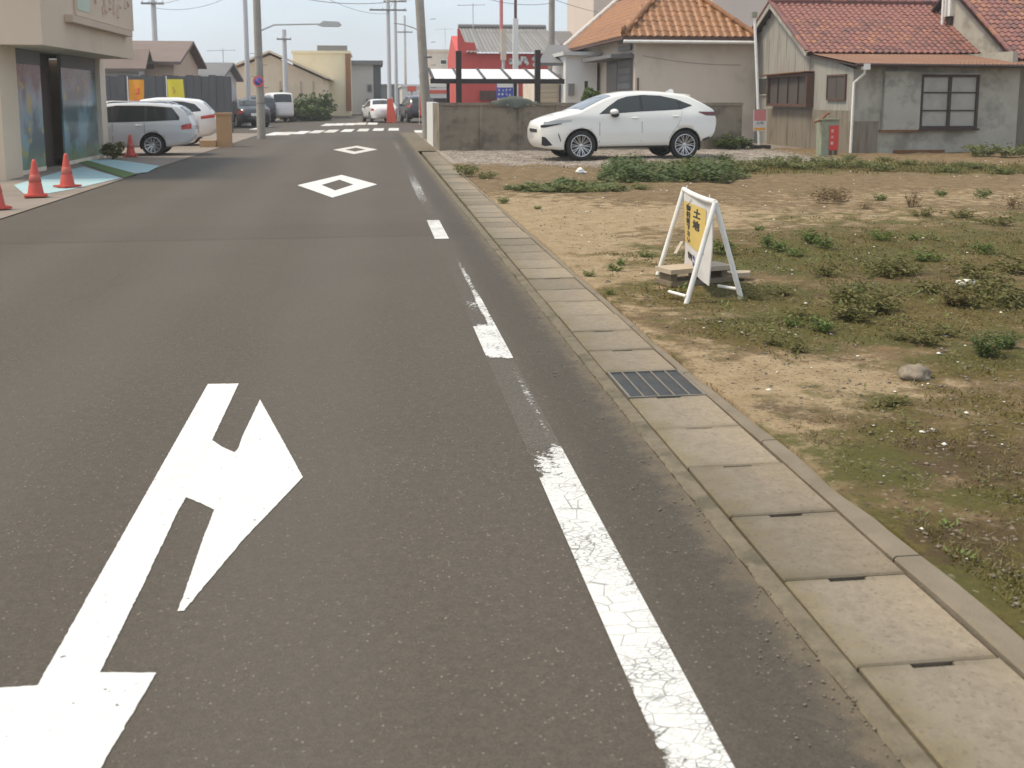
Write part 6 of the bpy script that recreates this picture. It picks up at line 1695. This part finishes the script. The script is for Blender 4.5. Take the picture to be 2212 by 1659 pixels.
# coloured pads at the shop door (flat on the ground)
def pad(name, pts, z, mat): return structure(MB().add([(x,y,z) for x,y in [G(*p) for p in pts]], [tuple(range(len(pts)))]).build(name, mat))
pad('turquoise_pad', [(30,402),(130,372),(180,362),(262,386),(160,410),(60,428)][::-1], .018, M['turq'])
pad('turquoise_pad', [(182,346),(240,345),(345,360),(318,374),(290,376)][::-1], .018, M['turq'])
pad('turf_strip', [(160,350),(186,348),(296,378),(268,386)][::-1], .024, M['turf_green'])
# traffic cones
def cone_parts(root):
    MB().box(-.19,.19,-.19,.19,0,.035).build('base', M['cone_red'], root)
    MB().lathe([(.145,.036),(.135,.06),(.04,.62),(.022,.66),(.001,.66)], 20).build('body', M['cone_red'], root)
    MB().lathe([(.104,.26),(.107,.262),(.083,.39),(.080,.392)], 20).build('collar', pm('cone_collar', (.50,.12,.09), .5, .08, 5), root)
kl = [(78,428,'red traffic cone left of the shop door pad'),(146,407,'red traffic cone on the turquoise pad before the shop door'),(-8,455,'red traffic cone cut by the left picture edge'),(283,340,'red traffic cone beside the silver wagon wheel')]
c0r = None
for i, (px, py, lab) in enumerate(kl):
    X, Y = G(px, py)
    if c0r is None: c0r = thing('traffic_cone', lab, 'cone', (X,Y,.03), .3, 'red cones before the shop'); c0r.scale = (.86,.86,.86); cone_parts(c0r)
    else:
        o = copy_tree(c0r); o.location = (X, Y, .03); o.rotation_euler = (0,0,random.random()); o['label'] = lab
# shrub at shop corner, banners, fence and old roofs
x, z = PY(243, 318, 27.0); bush('shrub', 'low dark shrub between the shop pier and the silver wagon', 'shrub', (x, 27.0, .26), .30, 500, .09, M['leaf_dull'], 61, (1.1,.8,.7))
x, y = G(65, 350); bush('shrub', 'small green shrub against the shop front pier', 'shrub', (x+.1, y, .3), .35, 350, .08, M['leaf_dull'], 62, (1,.9,.8))
def nobori(label, x0, x1, y0, Y, mat, seed):
    X0, Zt = PY(x0, y0, Y); X1 = PY(x1, y0, Y)[0]
    t = thing('banner_flag', label, 'banner', (X0, Y, 0))
    MB().tube([(X0-.03,Y,0),(X0-.03,Y,Zt+.12)], .018, 6).build('pole', M['white_paint'], t, True)
    rows = [[(X0+(X1-X0)*u+.05*sin(v*3+seed)*u, Y+.05*sin(u*5+v*2+seed), .35+(Zt-.35)*v) for v in np.linspace(0,1,9)] for u in np.linspace(0,1,7)]
    mb = MB(); mb.grid(rows, True); f_ = mb.build('flag_cloth', mat, t, True)
    mb = MB(); glyphs(mb, 4, seed, lambda i, u, v: (X0+(X1-X0)*(.2+.6*u), Y-.07, Zt-.25-.42*i-.3*(1-v)), 1, .22); mb.build('flag_lettering', M['red_cloth'] if seed == 5 else M['poster_yellow'], f_, True)
nobori('orange vertical shop banner above the silver wagon roof', 277, 308, 172, 40, M['orange'], 5)
nobori('yellow vertical shop banner above the white hatchback roof', 361, 398, 171, 40, M['yellow'], 8)
Y_ = 48.0
fn = thing('metal_fence', 'dark grey corrugated fence wall behind the parked cars', 'fence', (PY(400,200,Y_)[0], Y_, 0))
xa, xb2 = PY(205,200,Y_)[0], PY(500,200,Y_)[0]; zf = PY(450, 162, Y_)[1]; nf = 18
for k in range(nf):
    x0, x1 = xa+(xb2-xa)*k/nf, xa+(xb2-xa)*(k+1)/nf
    MB().box(x0+.005, x1-.005, Y_-.02*(k%2), Y_+.06, -.05, zf-.03*((k*7)%3)).build('fence_panel', M['dark_fence'], fn, True)
MB().box(xa, xb2, Y_+.061, Y_+.12, -.05, zf-.15).build('fence_rail', M['dark_fence'], fn, True)
def gable_house(label, x0, x1, yE, yP, Y, dep, wall, roof, name='old_house'):
    X0, Ze = PY(x0, yE, Y); X1 = PY(x1, yE, Y)[0]; Zp = PY((x0+x1)/2, yP, Y+dep/2)[1]
    t = thing(name, label, 'house', (X0, Y, 0))
    MB().box(X0, X1, Y, Y+dep, -.05, Ze).build('wall', wall, t, True)
    for s_ in (0, 1):
        ye, ym = (Y-.5, Y+dep/2) if s_ == 0 else (Y+dep+.5, Y+dep/2)
        c4 = [(X0-.4,ye,Ze-.1),(X1+.4,ye,Ze-.1),(X1+.4,ym,Zp),(X0-.4,ym,Zp)]
        mb = MB(); mb.add(c4+[(x,y,z+.14) for x,y,z in c4], [(3,2,1,0),(4,5,6,7),(0,1,5,4),(1,2,6,5),(2,3,7,6),(3,0,4,7)]); mb.build('roof_slope', roof, t, True)
    mb = MB(); mb.prism([(Y,Ze),(Y+dep,Ze),(Y+dep/2,Zp)], 0, .1, lambda y, z, x: (X1-.1+x, y, z)); mb.build('gable', wall, t, True)
    return t
gable_house('old brown roofed house behind the dark fence', 262, 375, 135, 94, 52, 7, M['tan_wall'], M['brown_roof'])
gable_house('lower dark roofed old house left behind the dark fence', 190, 300, 150, 112, 50.5, 1.2, M['grey_wall'], M['brown_roof'])
gable_house('farther brown house with low roof behind the fence', 370, 470, 168, 140, 60, 8, M['grey_wall'], M['slate'])
Y_ = G(480, 318)[1]
X0, X1, Z0, Z1 = yrect(466, 498, 248, 318, Y_)
bxp = thing('gate_pier', 'beige rendered gate pier at the corner of the side lot', 'pier', ((X0+X1)/2, Y_, 0))
M['beige_pier'] = pm('beige_pier', (.44,.27,.14), .85, .1, 3)
MB().box(X0, X1, Y_, Y_+.5, -.02, Z1).build('pier_block', M['beige_pier'], bxp, True)
MB().box(X0-.03, X1+.03, Y_-.03, Y_+.53, Z1+.002, Z1+.06).build('pier_cap', M['beige_pier'], bxp, True)
MB().box(X0-.5, X0-.01, Y_-.2, Y_+.2, -.02, .22).build('step_block', M['beige_pier'], bxp, True)

# ------------------------------------------------------------ thin summer haze over the whole street
hz = NT('haze_air')
hz.n.remove(hz.b)
pv = hz.n.new('ShaderNodeVolumePrincipled'); pv.inputs['Color'].default_value = (.93,.94,.95,1); pv.inputs['Density'].default_value = .0012; pv.inputs['Anisotropy'].default_value = .3
hz.lk(pv.outputs[0], hz.out.inputs['Volume'])
stuff(MB().box(-125, 125, -15, 405, -1.2, 20).build('haze', hz.m))

for o_ in C.objects:
    if 'lettering' in o_.name: o_['kind'] = 'stuff'
